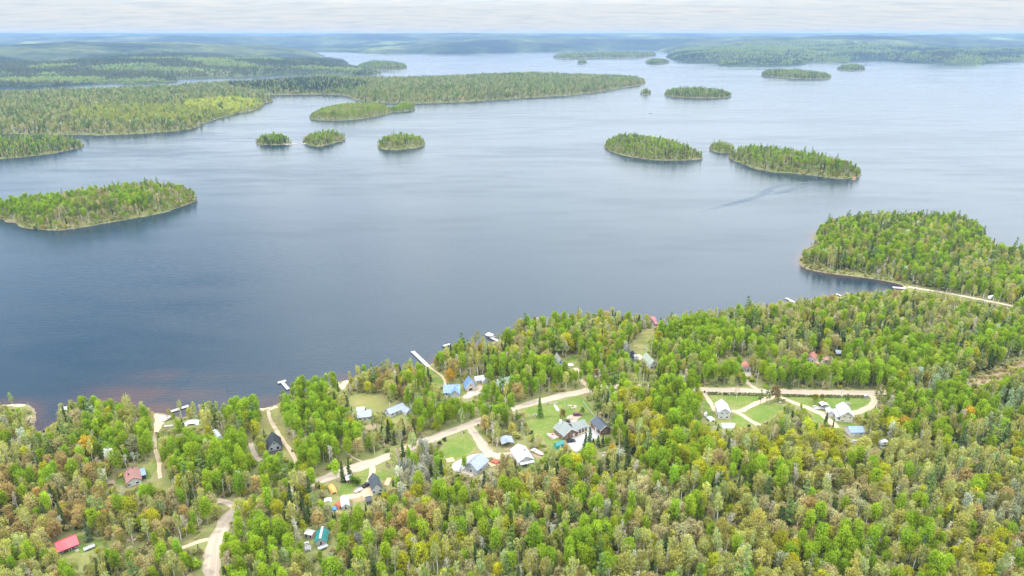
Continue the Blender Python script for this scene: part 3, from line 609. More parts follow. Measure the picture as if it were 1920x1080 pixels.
r, W2 = house('shed', 'pale blue garden shed with an L shaped roof behind the steep blue cabin', (893, 719), (908, 716), 4.2, 2.0, 1.4, 'white_siding', 'pale_metal', 'shed', 'x', .4, clear=False, wins=[('F', -1.6, 0, 1.4, 1.8, 'door', 'grey_siding')], vis=.9)
volume(r, .8, 3.6, -2.4, 2.0, 1.95, 1.2, 'white_siding', 'pale_metal', 'y', .35); keep_clear(r, .9)
r, W2 = house('house', 'house with a steep mossy roof half hidden in birches', (938, 737), (966, 731), 8.5, 2.2, 5.0, 'grey_siding', 'moss_roof', ridge='x', over=.5, vis=.22, wins=[('F', -2.5, .8, 1.2, 1.1), ('F', 2, 0, 1, 2.1, 'door')])
# bungalows by the meadow
house('house', 'white bungalow with grey metal roof beside the dry meadow', (672, 791), (696, 788), 7.0, 2.7, 1.5, 'white_siding', 'grey_metal', ridge='x', over=.5, wins=[('F', -2.4, .8, 1.5, 1.1), ('F', .2, 0, 1, 2.1, 'door'), ('F', 2.6, .8, 1.5, 1.1), ('L', 3.5, .8, 1.4, 1.1)], chim=[(.8, 4.6, .6, 2.6, 'dark_wood')], vis=.85)
r, W2 = house('house', 'long low white house with silver grey roof by a sandy yard', (732, 783), (760, 771), 5.4, 2.4, 1.5, 'white_siding', 'grey_metal', ridge='x', over=.5, clear=False, wins=[('F', -3.4, .8, 1.3, 1.1), ('F', -.5, 0, 1, 2, 'door'), ('L', 2.7, .6, 1.4, 1.4)], vis=.8)
volume(r, 2.2, 6.2, -5.2, .3, 2.3, 1.5, 'white_siding', 'grey_metal', 'y', .4); keep_clear(r, .75)
# black roofed chalet
r, W2 = house('house', 'chalet with steep black roof and dark timber deck in a clearing', (504, 847), (528, 842), 7.4, 2.6, 3.8, 'grey_siding', 'black_roof', over=.8, wins=[('F', -1.6, .6, 1.4, 1.6), ('F', 1.4, .2, 1.6, 2.0), ('F', 0, 3.6, 1.2, 1.2)], vis=1, clear=False)
d = MB().box(-W2, W2, -3.2, -.02, -.6, .15).build('deck', M['dark_wood'], r)
rl = MB().box(-W2, W2, -3.2, -3.1, 1.0, 1.1)
for x in np.linspace(-W2 + .1, W2 - .1, 9): rl.box(x - .05, x + .05, -3.2, -3.1, .15, 1.0)
rl.build('railing', M['dark_wood'], d); keep_clear(r, .85)
# grey house, white hall, carport
r, W2 = house('house', 'grey house with bluish siding and front deck on a pale pad', (876.5, 884), (890, 889), 9.0, 3.0, 2.6, 'grey_siding', 'grey_metal', over=.5, wins=[('F', 0, .3, 1.3, 1.9), ('F', 0, 3.2, .7, 1.0), ('L', 3, .8, 1.3, 1.2), ('R', 3, .8, 1.3, 1.2)], clear=False, width=7.2)
d = MB().box(-W2 - .4, W2 + .6, -2.6, -.02, -.5, .1).build('deck', M['plank'], r); rl = MB().box(-W2 - .4, W2 + .6, -2.66, -2.56, .95, 1.05); rl.box(-W2 - .46, -W2 - .36, -2.56, 0, .95, 1.05)
for x in np.linspace(-W2 - .35, W2 + .55, 8): rl.box(x - .05, x + .05, -2.66, -2.56, .1, .95)
rl.build('railing', M['white_paint'], d); keep_clear(r, .8)
r, W2 = house('house', 'white house under a broad pale ribbed roof with a porch', (973, 874), (999, 868), 10.5, 2.6, 2.2, 'white_siding', 'white_metal', over=.6, clear=False, wins=[('F', -1.6, .6, 1.4, 1.2), ('F', 1.8, .5, 1.4, 1.4), ('R', 4, .8, 1.4, 1.1)], chim=[(1.6, 5.5, .4, 2.6, 'dark_wood')])
MB().box(-W2, W2, -2.6, -.62, 2.2, 2.34).build('porch_roof', M['white_metal'], r)
for x in (-W2 + .2, 0, W2 - .2): MB().box(x - .08, x + .08, -2.5, -2.34, -.4, 2.2).build('post', M['white_paint'], r)
keep_clear(r, .9)
r = thing('carport', 'open carport with a low grey shingle roof among trees', 'carport', tuple(atv(950, 833)), .25)
for x in (-2.8, 2.8):
    for y in (-2.6, 2.6): MB().box(x - .1, x + .1, y - .1, y + .1, -.5, 2.4).build('post', M['dark_wood'], r)
MB().prism([(-3.3, 2.3), (0, 3.3), (3.3, 2.3), (3.3, 2.46), (0, 3.46), (-3.3, 2.46)], -3.2, 3.2).build('roof', M['grey_metal'], r); MB().box(-2.8, 2.8, 2.45, 2.6, -.5, 2.3).build('wall', M['dark_wood'], r)
keep_clear(r, .6)
# house below the road with its yard
r, W2 = house('house', 'white house with dark slate roof beside the parked black pickup', (699, 928), (716, 924), 8.0, 3.2, 2.6, 'white_siding', 'charcoal_roof', over=.5, wins=[('F', -1.5, .8, 1.3, 1.2), ('F', 1.5, .8, 1.3, 1.2), ('L', 2.5, 0, 1, 2.1, 'door'), ('L', 5.2, .9, 1.3, 1.2)], clear=False)
d = MB().box(-W2 - 4.4, -W2 - .02, -.6, 5.2, -.5, .2).build('deck', M['new_plank'], r); keep_clear(r, .8)
house('shed', 'small black roofed lean-to at the corner of a plank deck', (688, 947), (697, 945), 3.2, 1.9, .7, 'dark_wood', 'black_roof', 'shed', 'x', .3, wins=[('F', 0, 0, 1, 1.7, 'door')])
house('shed', 'red walled shed with a white metal roof between two firs', (650.5, 907), (661.5, 904.5), 3.4, 2.1, .9, 'red_junk', 'white_metal', 'shed', 'x', .35, wins=[('F', -.6, 0, .9, 1.7, 'door'), ('F', 1, .9, .7, .6)])
house('shed', 'weathered white roofed shack beside rusty clutter in the woods', (642, 956), (655, 953.5), 6.2, 1.7, 1.1, 'white_siding', 'white_metal', 'shed', 'y', .4, wins=[('F', 0, 0, 1, 1.6, 'door')])
# brown roofed house, red cabin, teal cabin
r, W2 = house('house', 'bungalow with dull reddish brown roof and glazed side porch', (240, 914), (266, 906), 9.6, 2.4, 1.9, 'white_siding', 'brown_roof', over=.5, clear=False, wins=[('F', -2.2, .6, 1.4, 1.1), ('F', 1.2, .6, 1.4, 1.1)], chim=[(-1.6, 4.8, .5, 2.2, 'dark_wood'), (.6, 8.6, .5, 2.6, 'dark_wood')])
q = MB().box(W2 + .02, W2 + 2.2, 3.0, 9.0, -.5, 2.1).build('porch', M['dark'], r)
f = MB()
for y in np.linspace(3.1, 8.9, 6): f.box(W2 + 2.2, W2 + 2.3, y - .07, y + .07, -.2, 2.1)
f.build('porch_frame', M['slate_blue_metal'], q); MB().box(W2 - .4, W2 + 2.5, 2.7, 9.3, 2.12, 2.25).build('porch_roof', M['slate_blue_metal'], q)
keep_clear(r, .9)
r, W2 = house('cabin', 'dark timber cabin under a bright coral red metal roof', (112.5, 1041), (147, 1028), 6.4, 2.4, 1.7, 'dark_wood', 'red_metal', 'cabin', 'x', .6, clear=False, wins=[('F', -2.5, .8, 1.2, 1.0), ('F', .5, 0, 1, 2, 'door'), ('F', 2.8, .8, 1.2, 1.0)])
MB().box(-W2 + .3, W2, -1.8, -.02, -.5, .1).build('porch', M['plank'], r); keep_clear(r)
r, W2 = house('cabin', 'cabin with a teal metal roof and wide white ridge cap', (592, 1023), (612, 1021), 6.0, 2.0, 1.6, 'white_siding', 'teal_metal', 'cabin', 'y', .5, clear=False, wins=[('F', 0, .0, 1, 1.9, 'door'), ('L', 3, .8, 1.2, 1)])
MB().rbox((0, 3, 3.9), (.9, 7.2, .12)).build('ridge_cap', M['white_metal'], r); keep_clear(r, .9)
house('shed', 'narrow plank shed with an open dark front near the teal cabin', (572.5, 1008), (585, 1011), 2.6, 2.1, .5, 'plank', 'grey_plank', 'shed', 'x', .3, wins=[('F', -1, .1, 1.3, 1.8, 'door', 'dark'), ('F', 1, .1, 1.3, 1.8, 'door', 'dark')], vis=.9)
# small houses in the woods north of the road
r, W2 = house('house', 'white house under a faded red roof by the road side trees', (1396, 697), (1408, 697), 6.0, 2.5, 1.8, 'white_siding', 'faded_red', over=.4, wins=[('F', 0, 0, 1, 2, 'door'), ('F', -1.4, .8, .9, 1)], vis=.7)
house('house', 'rusty red roofed house behind a bright aspen', (1512, 678), (1526, 681), 7.0, 2.6, 2.0, 'white_siding', 'faded_red', over=.4, wins=[('F', -1, .8, 1, 1), ('F', 1.2, 0, 1, 2, 'door')], vis=.4)
house('shed', 'small red and white shed in a sandy clearing', (1543, 681), (1553, 680), 4.0, 2.0, .9, 'white_siding', 'faded_red', 'shed', 'x', .3, wins=[('F', 0, 0, 1.2, 1.7, 'door')], vis=.6)
house('shed', 'grey roofed hut among dark spruces', (1568, 668), (1577, 668), 4.5, 2.0, 1.2, 'dark_wood', 'grey_metal', 'shed', 'x', .4, wins=[('F', 0, 0, 1, 1.8, 'door')], vis=.6)
house('house', 'white fronted house with pale grey roof in the trees above the road', (1219, 692), (1231, 690.5), 11, 3.2, 2.4, 'white_siding', 'moss_roof', over=.4, trim='white_paint', wins=[('F', -1.2, .4, 1.6, 1.3), ('F', 1.2, .4, 1.6, 1.3), ('F', 0, 3.2, 1, .9)], vis=.9)
r, W2 = house('cabin', 'little black roofed cabin with one white dormer', (1187, 677), (1196, 676.5), 7.0, 2.2, 1.6, 'grey_siding', 'black_roof', 'cabin', over=.4, clear=False, vis=.9)
dm = MB().prism([(-1.0, 1.6), (1.0, 1.6), (1.0, 3.3), (0, 4.2), (-1.0, 3.3)], -.9, 1.6).build('dormer', M['white_paint'], r); MB().box(-.3, .3, -.96, -.9, 2.5, 3.2).build('window', M['glass'], dm); keep_clear(r, .9)
house('house', 'A-frame with green grey roof at the edge of a small lawn', (1043, 690), (1058, 688), 8, .9, 5.6, 'grey_siding', 'moss_roof', over=.4, trim='white_paint', wins=[('F', 0, 0, 1.6, 2, 'door'), ('F', 0, 3, 1.2, 1.2)], vis=.5)
house('shed', 'tiny red hut on the rocky tip of the long island', (1600, 337.2), (1605.5, 337.2), 4, 2.4, 1.2, 'red_junk', 'red_metal', 'hut', clear=False, vis=0) if False else None
def at0(px, py, z=0.0):
    x, y = ground(px, py, z); return Vector((float(x), float(y), z))
p = at0(1603, 336.5, 1.0); r = thing('hut', 'tiny orange red hut on the rocky tip of the long island', 'hut', tuple(p), .3); volume(r, -2, 2, 0, 3.4, 2.1, 1.1, 'new_plank', 'red_junk', 'x', .3); win(r, 'F', 0, 0, 1.0, 1.8, 2, 0, 3.4, name='door', pane='dark_wood')
# ------------------------------------------------------------------ docks, boats, raft
def dock(px0, px1, wd, label, mat='grey_plank', head=None):
    a, b = at0(*px0, .55), at0(*px1, .55); d = b - a; n = d.length; rz = math.atan2(d.y, d.x)
    r = thing('dock', label, 'dock', (a.x, a.y, 0), rz); k = MB()
    for i in range(int(n / .45)): k.box(i * .45, i * .45 + .4, -wd / 2, wd / 2, .5, .58)
    if head:
        for i in range(int(head[0] / .45)): k.box(i * .45 - .1, i * .45 + .3, -head[1] / 2, head[1] / 2, .59, .66)
    k.box(0, n, -wd / 2 + .1, -wd / 2 + .25, .3, .49); k.box(0, n, wd / 2 - .25, wd / 2 - .1, .3, .49); k.build('deck', M[mat], r)
    for i in range(int(n / 5) + 1):
        for s in (-1, 1): MB().tube([(min(i * 5, n - .2) + .2, s * (wd / 2 + .08), -3), (min(i * 5, n - .2) + .2, s * (wd / 2 + .08), 1.0)], .1, 6).build('post', M['post_wood'], r)
    qx, qy, _ = proj(*[np.array([v[j] for v in (a, b, a, b)]) for j in (0, 1, 2)]); MASKP.append(hull(np.array([(px0[0] - 3, px0[1]), (px0[0] + 4, px0[1] - 2), (px1[0] + 3, px1[1]), (px1[0] - 3, px1[1] + 2)], float)))
    CLEAR.append((np.array([[a.x, a.y], [b.x, b.y]]), False, 2.5)); return r
dock((353.5, 760.5), (320, 771.5), 2.3, 'grey plank dock lying along the shore by the sandy boat ramp')
dock((527.5, 714.5), (541, 730), 2.0, 'short grey dock with a wider head beside a clump of bright aspens', head=(2.5, 5))
dock((773.5, 658.5), (804, 687.5), 2.6, 'long pale straight dock leading from the grassy strip')
dock((1223.5, 594), (1231, 608), 2.0, 'red painted dock with a broad swimming platform', 'red_plank', head=(7, 3.2))
dock((1473.5, 558.5), (1490, 567), 2.6, 'pale dock at the mouth of the cove', 'grey_plank')
dock((1568, 550.5), (1578, 555), 1.8, 'stubby pale dock inside the cove', 'grey_plank')
dock((1674, 538.5), (1699, 540.5), 3.0, 'white dock at the head of the cove by the sandy track', 'white_paint')
dock((921, 633), (936, 640), 2.2, 'small dock where the white pontoon boat ties up')
def raft(px, py, label):
    p = at0(px, py, .2); r = thing('raft', label, 'raft', tuple(p), .25)
    k = MB()
    for i in range(8): k.box(-2 + i * .5, -1.55 + i * .5, -2.2, 2.2, .2, .28)
    k.build('deck', M['grey_plank'], r)
    for y in (-1.6, 1.6): MB().tube([(-2, y, -.1), (2, y, -.1)], .3, 8).build('float', M['white_gel'], r)
    l = MB()
    for y in (-.3, .3): l.tube([(2.05, y, -.6), (2.05, y, 1.1)], .04, 5)
    for z in (-.2, .2, .6): l.tube([(2.05, -.3, z), (2.05, .3, z)], .03, 4)
    l.build('ladder', M['rim_metal'], r)
raft(121, 766.5, 'pale square swimming raft moored in the little inlet')
def boat(loc, rz, ln, label, hull_m='white_gel', deck_m='grey_plank', pontoon=False, cat='boat', motor=True):
    r = thing('boat', label, cat, tuple(loc), rz); w2 = ln * .17; st = 9; prof = [(-1, .75), (-.92, .2), (-.5, -.15), (0, -.28), (.5, -.15), (.92, .2), (1, .75)]
    V = []; F = []
    for i in range(st):
        t = i / (st - 1); x = -ln / 2 + ln * t; k = math.sqrt(max(0, 1 - max(0, (t - .45) / .55)**2.2)); k = max(k, .03); up = .35 * max(0, t - .6)**1.3
        for a, b in prof: V.append((x, a * w2 * k, b * .8 + up + (0.3 * (1 - k) if b < .3 else 0)))
    n = len(prof)
    for i in range(st - 1):
        for j in range(n - 1): F.append((i * n + j, i * n + j + 1, (i + 1) * n + j + 1, (i + 1) * n + j))
    F.append(tuple(range(n))); MB().add(V, F).build('hull', M[hull_m], r, smooth=True)
    MB().add([(-ln / 2 + .1, -w2 * .86, .22), (ln * .15, -w2 * .84, .22), (ln * .38, 0, .3), (ln * .15, w2 * .84, .22), (-ln / 2 + .1, w2 * .86, .22)], [(0, 1, 2, 3, 4)]).build('deck', M[deck_m], r)
    for x in (-ln * .25, ln * .05): MB().box(x - .2, x + .2, -w2 * .8, w2 * .8, .3, .5).build('seat', M['plank'], r)
    if pontoon:
        MB().box(-ln * .35, ln * .25, -w2 * .95, w2 * .95, 1.9, 2.0).build('canopy', M['white_gel'], r)
        for x in (-ln * .33, ln * .23):
            for s in (-1, 1): MB().tube([(x, s * w2 * .9, .4), (x, s * w2 * .9, 1.9)], .04, 5).build('post', M['rim_metal'], r)
    if motor: MB().box(-ln / 2 - .45, -ln / 2 - .05, -.18, .18, -.2, .95).build('motor', M['black_paint'], r, bevel=.06)
    return r
boat(at0(918, 631, .25), 2.4, 8.5, 'white pontoon boat with a canopy moored at a small dock', pontoon=True)
boat(at0(838, 648, .2), .6, 6.0, 'white motorboat close under the shore trees', )
boat(at0(1220.5, 212, .3), .2, 11, 'lone pale boat far out in the open lake')
MASKP.append(np.array([(910, 624), (930, 627), (932, 640), (912, 638)], float)); MASKP.append(np.array([(831, 643), (842, 643), (842, 650), (831, 652)], float))
def landboat(px, py, rz, ln, label, vis=True, **k):
    p = atv(px, py); p.z += .35; r = boat(p, rz, ln, label, motor=False, **k)
    for x in (-ln * .25, ln * .2): MB().box(x - .2, x + .2, -.5, .5, -.75, -.1).build('cradle', M['post_wood'], r)
    if vis: keep_clear(r, 1, .5)
    return r
landboat(314, 787, 1.3, 5.2, 'white rowing boat pulled up beside the sandy ramp')
landboat(317, 801, .2, 4.4, 'small white boat upturned in the grass above the ramp')
landboat(1008, 850, -.75, 7.5, 'long white boat on blocks at the edge of the bare yard')
landboat(1323, 779, 1.2, 5.0, 'white boat stored upright by the white gabled house')
# ------------------------------------------------------------------ vehicles
def wheel(parent, x, y, rr, w=.24):
    s = 1 if y > 0 else -1
    o = MB().disc((x, y - (w if s > 0 else 0), rr), rr, w, 14, 'y').build('wheel', M['rubber'], parent)
    MB().disc((x, y - (0.0 if s > 0 else .02), rr), rr * .6, .02, 10, 'y').build('rim', M['rim_metal'], o)
def car(px, py, heading, paint, label, kind='suv', vis=True, cat='car'):
    p = atv(px, py); r = thing('parked_car' if kind != 'pickup' else 'pickup_truck', label, cat, tuple(p), heading); ln, w2 = (5.4, .98) if kind == 'pickup' else (4.7, .93)
    h = ln / 2
    low = [(-h, .42), (-h + .08, .95), (-h + .2, 1.02), (h * .45, 1.02), (h - .25, .9), (h, .72), (h, .38), (h - .3, .3), (-h + .3, .3)]
    if kind == 'pickup':
        MB().prism([(a, b + .1) for a, b in low], -w2, w2).build('body', M[paint], r, bevel=.05)
        MB().prism([(-.6, 1.1), (-.45, 1.75), (.75, 1.75), (1.35, 1.1)], -w2 * .86, w2 * .86).build('cab', M[paint], r, bevel=.05)
        MB().box(-h + .2, -.8, -w2 * .82, w2 * .82, 1.125, 1.15).build('bed', M['rubber'], r)
        gl = [(-.5, 1.18), (-.4, 1.66), (.7, 1.66), (1.2, 1.18)]
    else:
        tp = 1.68 if kind == 'suv' else 1.42
        MB().prism(low, -w2, w2).build('body', M[paint], r, bevel=.05)
        cabp = [(-h + .15, 1.0), (-h + .45, tp), (.55, tp), (1.2, 1.0)] if kind == 'suv' else [(-1.7, 1.0), (-1.0, tp), (.35, tp), (1.15, 1.0)]
        MB().prism(cabp, -w2 * .87, w2 * .87).build('cab', M[paint], r, bevel=.05); gl = [(cabp[0][0] + .18, 1.08), (cabp[1][0] + .1, tp - .1), (.48, tp - .1), (1.0, 1.08)]
    for s in (-1, 1): MB().prism(gl, s * w2 * .885 - .01, s * w2 * .885 + .01).build('window', M['glass'], r)
    a, b = gl[2], gl[3]; MB().add([(a[0] + .12, -w2 * .78, a[1] + .04), (a[0] + .12, w2 * .78, a[1] + .04), (b[0] + .16, w2 * .8, b[1]), (b[0] + .16, -w2 * .8, b[1])], [(0, 1, 2, 3)]).build('windscreen', M['glass'], r)
    for x in (-h * .62, h * .62):
        for s in (-1, 1): wheel(r, x, s * w2, .37 if kind != 'sedan' else .33)
    for s in (-1, 1): MB().box(h - .06, h + .03, s * w2 * .72 - .16, s * w2 * .72 + .16, .66, .82).build('headlight', M['lamp_glass'], r)
    if vis: keep_clear(r, 1, .6)
    return r
car(1082.5, 779, -.05, 'maroon_paint', 'dark maroon suv on the gravel pad behind the log house', 'suv')
car(1070.5, 828.5, .2, 'black_paint', 'black suv in front of the brown log house', 'suv')
car(1065, 793, 1.5, 'black_paint', 'dark blue pickup behind the brown log house', 'pickup', cat='pickup')
car(859.5, 881, 1.5, 'silver_paint', 'grey car with a pale bonnet on the grey house pad', 'suv')
car(687.5, 911.5, .75, 'black_paint', 'black pickup on the dirt yard beside the dark roofed house', 'pickup', cat='pickup')
def trailer(px, py, rz, label, ln=4.5, mat='white_gel'):
    p = atv(px, py); r = thing('camper_trailer', label, 'trailer', tuple(p), rz); h = ln / 2
    MB().prism([(-h, .5), (-h, 2.0), (-h + .4, 2.5), (h - .3, 2.5), (h, 1.9), (h, .5)], -1.1, 1.1).build('body', M[mat], r, bevel=.08)
    for s in (-1, 1): MB().box(-.7, .7, s * 1.12 - .02, s * 1.12 + .02, 1.4, 2.0).build('window', M['glass'], r); wheel(r, -.2, s * 1.05, .33)
    MB().tube([(h - .02, 0, .5), (h + 1.2, 0, .5)], .06, 5).build('hitch', M['rubber'], r); keep_clear(r, 1, .6)
trailer(1858, 560, .5, 'white camper trailer parked beside the sandy cove track', 6.5)
trailer(1655, 834, .3, 'pale camper trailer deep in the woods past the slate blue garage', 4.5)
def flat_trailer(px, py, rz, label):
    p = atv(px, py); r = thing('utility_trailer', label, 'trailer', tuple(p), rz)
    MB().box(-2, 2, -.95, .95, .55, .65).build('bed', M['silver_paint'], r)
    s_ = MB()
    for y in (-.95, .91): s_.box(-2, 2, y, y + .04, .65, 1.05)
    s_.build('side_panel', M['silver_paint'], r)
    for s in (-1, 1): wheel(r, -.3, s * 1.15, .32)
    MB().tube([(2, 0, .55), (3.2, 0, .55)], .05, 5).build('hitch', M['rubber'], r); keep_clear(r, 1, .5)
flat_trailer(673, 921, .75, 'pale flat trailer next to the black pickup'); flat_trailer(168, 1029, .75, 'silver trailer on the grass beside the red roofed cabin'); flat_trailer(606, 1028, .6, 'light trailer among clutter below the teal cabin')
# ------------------------------------------------------------------ yard things
def platform(px, py, sx, sy, rz, label, mat='plank', name='platform', item=None, h=.35, vis=1):
    p = atv(px, py); r = thing(name, label, name.replace('_', ' '), tuple(p), rz); k = MB()
    n = int(sx / .3)
    for i in range(n): k.box(-sx / 2 + i * .3, -sx / 2 + i * .3 + .27, -sy / 2, sy / 2, h - .06, h)
    k.build('boards', M[mat], r); j = MB()
    for x in (-sx / 2 + .1, 0, sx / 2 - .1): j.box(x - .08, x + .08, -sy / 2 + .02, sy / 2 - .02, -.5, h - .065)
    j.build('frame', M['post_wood'], r); keep_clear(r, vis, .4); return r
platform(676, 767.5, 4.5, 4.0, .1, 'square white platform behind the grey roofed bungalow', 'white_paint')
platform(844, 863.5, 4.0, 3.6, .35, 'square sand coloured platform on the lawn of the grey house', 'new_plank')
platform(727.5, 904, 2.6, 5.8, -.15, 'fresh orange plank platform beside the dark slate roof', 'new_plank')
platform(1070, 684.5, 3.4, 3.4, .2, 'pale platform on the tiny lawn by the A-frame', 'white_paint')
platform(925, 870, 4.5, 4.0, .5, 'rough plank platform strewn with boards by the white roofed house', 'new_plank')
platform(1597.5 - 60, 765, 7.5, 3.6, 0, 'pale stone terrace in front of the small gazebo', 'grey_plank')
def gazebo(px, py, label):
    p = atv(px, py); r = thing('gazebo', label, 'gazebo', (p.x, p.y, p.z + .35), .05)
    MB().prism([(-2.2, 2.3), (0, 3.1), (2.2, 2.3), (2.2, 2.42), (0, 3.22), (-2.2, 2.42)], -1.9, 1.9).build('roof', M['white_metal'], r)
    for x in (-1.9, 1.9):
        for y in (-1.6, 1.6): MB().box(x - .09, x + .09, y - .09, y + .09, 0, 2.4).build('post', M['dark_wood'], r)
    MB().box(-1.8, 1.8, 1.6, 1.7, .0, 1.0).build('wall', M['dark_wood'], r); keep_clear(r, 1, .5)
gazebo(1543.5, 765.5, 'white roofed gazebo with a dark inside on the terrace')
def table(px, py, rz, label, seat=True, mat='plank', dz=0):
    p = atv(px, py); r = thing('picnic_table', label, 'picnic table', (p.x, p.y, p.z + dz), rz)
    MB().box(-1, 1, -.42, .42, .7, .77).build('table_top', M[mat], r)
    for s in (-1, 1): MB().box(-1, 1, s * .8 - .15, s * .8 + .15, .42, .47).build('bench', M[mat], r)
    for x in (-.7, .7): MB().box(x - .05, x + .05, -.9, .9, .33, .4).build('brace', M[mat], r); MB().add([(x - .05, -.3, .69), (x + .05, -.3, .69), (x + .05, -.75, 0), (x - .05, -.75, 0), (x - .05, .3, .69), (x + .05, .3, .69), (x + .05, .75, 0), (x - .05, .75, 0)], [(0, 1, 2, 3), (4, 5, 6, 7)]).build('leg', M[mat], r)
    return r
table(1073.5, 767, .3, 'weathered picnic table on the lawn behind the parked maroon suv'); table(575, 1020, .4, 'grey picnic table in the clearing left of the teal cabin'.replace(' left of', ' beside'), mat='grey_plank'); table(1527, 764.5, .1, 'grey picnic table at the edge of the gazebo terrace', mat='grey_plank', dz=.36)
def firepit(px, py, label):
    p = atv(px, py); r = thing('fire_pit', label, 'fire pit', tuple(p)); k = MB(); rn = random.Random(int(px))
    for i in range(11):
        a = i * 2 * math.pi / 11; k.rbox((1.0 * math.cos(a), 1.0 * math.sin(a), .18), (.5, .4, .42 + .2 * rn.random()), a, .1)
    k.build('stone_ring', M['stone'], r, bevel=.06); MB().disc((0, 0, 0), .8, .08, 10).build('ash', M['dark'], r)
    l = MB()
    for i in range(4): l.tube([(.6 * math.cos(i * 1.6), .6 * math.sin(i * 1.6), .12), (-.1 * math.cos(i), .1, .55)], .09, 6)
    l.build('logs', M['log'], r); keep_clear(r, 1, .4)
firepit(1003.5, 779, 'stone fire pit beside the lone larch on the big lawn'); firepit(1590, 757, 'pale stone fire pit on the lawn near the road hedge'); firepit(1211, 655, 'stone fire pit on the grass toward the red dock')
def stones(px, label, n=7, size=.6, name='rock_pile', spread=2.2, mat='stone', vis=1):
    p = atv(*px); r = thing(name, label, name.replace('_', ' '), tuple(p)); rn = random.Random(int(px[0] * 7)); bm = bmesh.new()
    for i in range(n):
        m_ = Matrix.Translation((rn.uniform(-spread, spread), rn.uniform(-spread, spread) * .7, size * .2)) @ Matrix.Rotation(rn.uniform(0, 3), 4, 'Z') @ Matrix.Diagonal((size * rn.uniform(.6, 1.5), size * rn.uniform(.5, 1.1), size * rn.uniform(.4, .9), 1))
        bmesh.ops.create_icosphere(bm, subdivisions=1, radius=1, matrix=m_)
    for v_ in bm.verts: v_.co += Vector((rn.uniform(-.1, .1), rn.uniform(-.1, .1), rn.uniform(-.08, .08)))
    me = bpy.data.meshes.new(name); bm.to_mesh(me); bm.free(); me.materials.append(M[mat]); o = bpy.data.objects.new('rocks', me); link(o, r); keep_clear(r, vis, .3)
stones((1073, 763), 'heap of pale boulders on the lawn behind the maroon suv', 8, .7); stones((246, 1012), 'tumbled heap of pale logs and stones in the tawny brush', 9, .8, mat='log'); stones((1128, 852), 'row of grey boulders at the foot of the paved yard', 9, .6)
def woodpile(px, py, rz, label, n=7, rows=4, ln=2.6, mat='log'):
    p = atv(px, py); r = thing('log_pile', label, 'log pile', tuple(p), rz); k = MB(); rn = random.Random(int(px))
    for j in range(rows):
        for i in range(n - j):
            x = (i + j * .5 - n / 2) * .42; k.tube([(x, -ln / 2 + rn.uniform(-.1, .1), .2 + j * .36), (x + rn.uniform(-.05, .05), ln / 2 + rn.uniform(-.1, .1), .2 + j * .36)], .19 + rn.uniform(-.02, .02), 7)
    k.build('logs', M[mat], r)
    for x in (-n * .21 - .15, n * .21 + .05): MB().box(x - .06, x + .06, -.06, .06, 0, rows * .38).build('stake', M['post_wood'], r)
    keep_clear(r, 1, .4)
woodpile(209, 908.5, .3, 'sandy log pile near the reddish brown roof', 9, 4); woodpile(637, 949, .9, 'rusty heap of stacked timber beside the white roofed shack', 8, 4, 3.4, 'red_junk'); woodpile(930, 867, .9, 'reddish stacked boards by the rough plank platform', 9, 3, 3.4, 'red_junk'); woodpile(578, 1030, .2, 'grey stack of timber below the teal cabin', 7, 3, 2.6, 'grey_plank')
def tarp_heap(px, py, sx, sy, h, rz, label, mat):
    p = atv(px, py); r = thing('covered_heap', label, 'tarp', tuple(p), rz); n = 13; V = []; X = np.linspace(-1, 1, n); rn = np.random.default_rng(int(px))
    for y in X:
        for x in X:
            q = max(abs(x)**2.5 + abs(y)**2.5, 0); V.append((x * sx / 2 * (1 + .05 * rn.normal()), y * sy / 2, max(.02, h * max(0, 1 - q * .6)**.6 + .06 * rn.normal() * (q < 1)) if q < 1.3 else .02))
    o = bpy.data.objects.new('cover', np_mesh('cover', V, grid_faces(n, n), [M[mat]], smooth=True)); link(o, r)
    MB().box(-sx * .3, sx * .3, -sy * .3, sy * .3, 0, h * .5).build('load', M['log'], r); keep_clear(r, 1, .4)
tarp_heap(623.5, 919, 3.0, 7.0, 1.8, .5, 'pointed orange tarp over a long heap at the yard edge', 'orange_tarp'); tarp_heap(627, 955, 2.2, 2.4, 1.0, .2, 'bright blue tarp bundle beside the weathered shack', 'blue_tarp'); tarp_heap(615, 938, 3.4, 2.6, .9, .2, 'grey white sheet spread in the brush beside the orange tarp', 'plastic_sheet')
tarp_heap(1332, 787, 3.4, 4.2, 1.5, .4, 'white covered heap beside the white gabled house', 'plastic_sheet'); tarp_heap(361, 794, 7.0, 4.0, 1.8, .15, 'big pale tarp shelter among birches near the boat ramp', 'white_gel')
def greenhouse(px, py, ln, w, rz, label):
    p = atv(px, py); r = thing('greenhouse', label, 'greenhouse', tuple(p), rz); n = 9; V = []
    for y in (-w / 2, w / 2): pass
    a = np.linspace(0, math.pi, n); prof = [(w / 2 * math.cos(t), 2.3 * math.sin(t)) for t in a]
    MB().prism(prof, -ln / 2, ln / 2, lambda x, y, z: (y, x, z)).build('cover', M['plastic_sheet'], r)
    for y in np.linspace(-ln / 2, ln / 2, 5): MB().tube([(y, w / 2 * 1.01 * math.cos(t), 2.33 * math.sin(t)) for t in a], .05, 5).build('hoop', M['rim_metal'], r)
    keep_clear(r, .9, .5)
greenhouse(1364.5, 801, 7.0, 3.6, .0, 'milky plastic tunnel greenhouse below the white gabled house'); greenhouse(408, 818, 8, 3.5, -.9, 'faded plastic shelter behind a bright aspen by the lake')
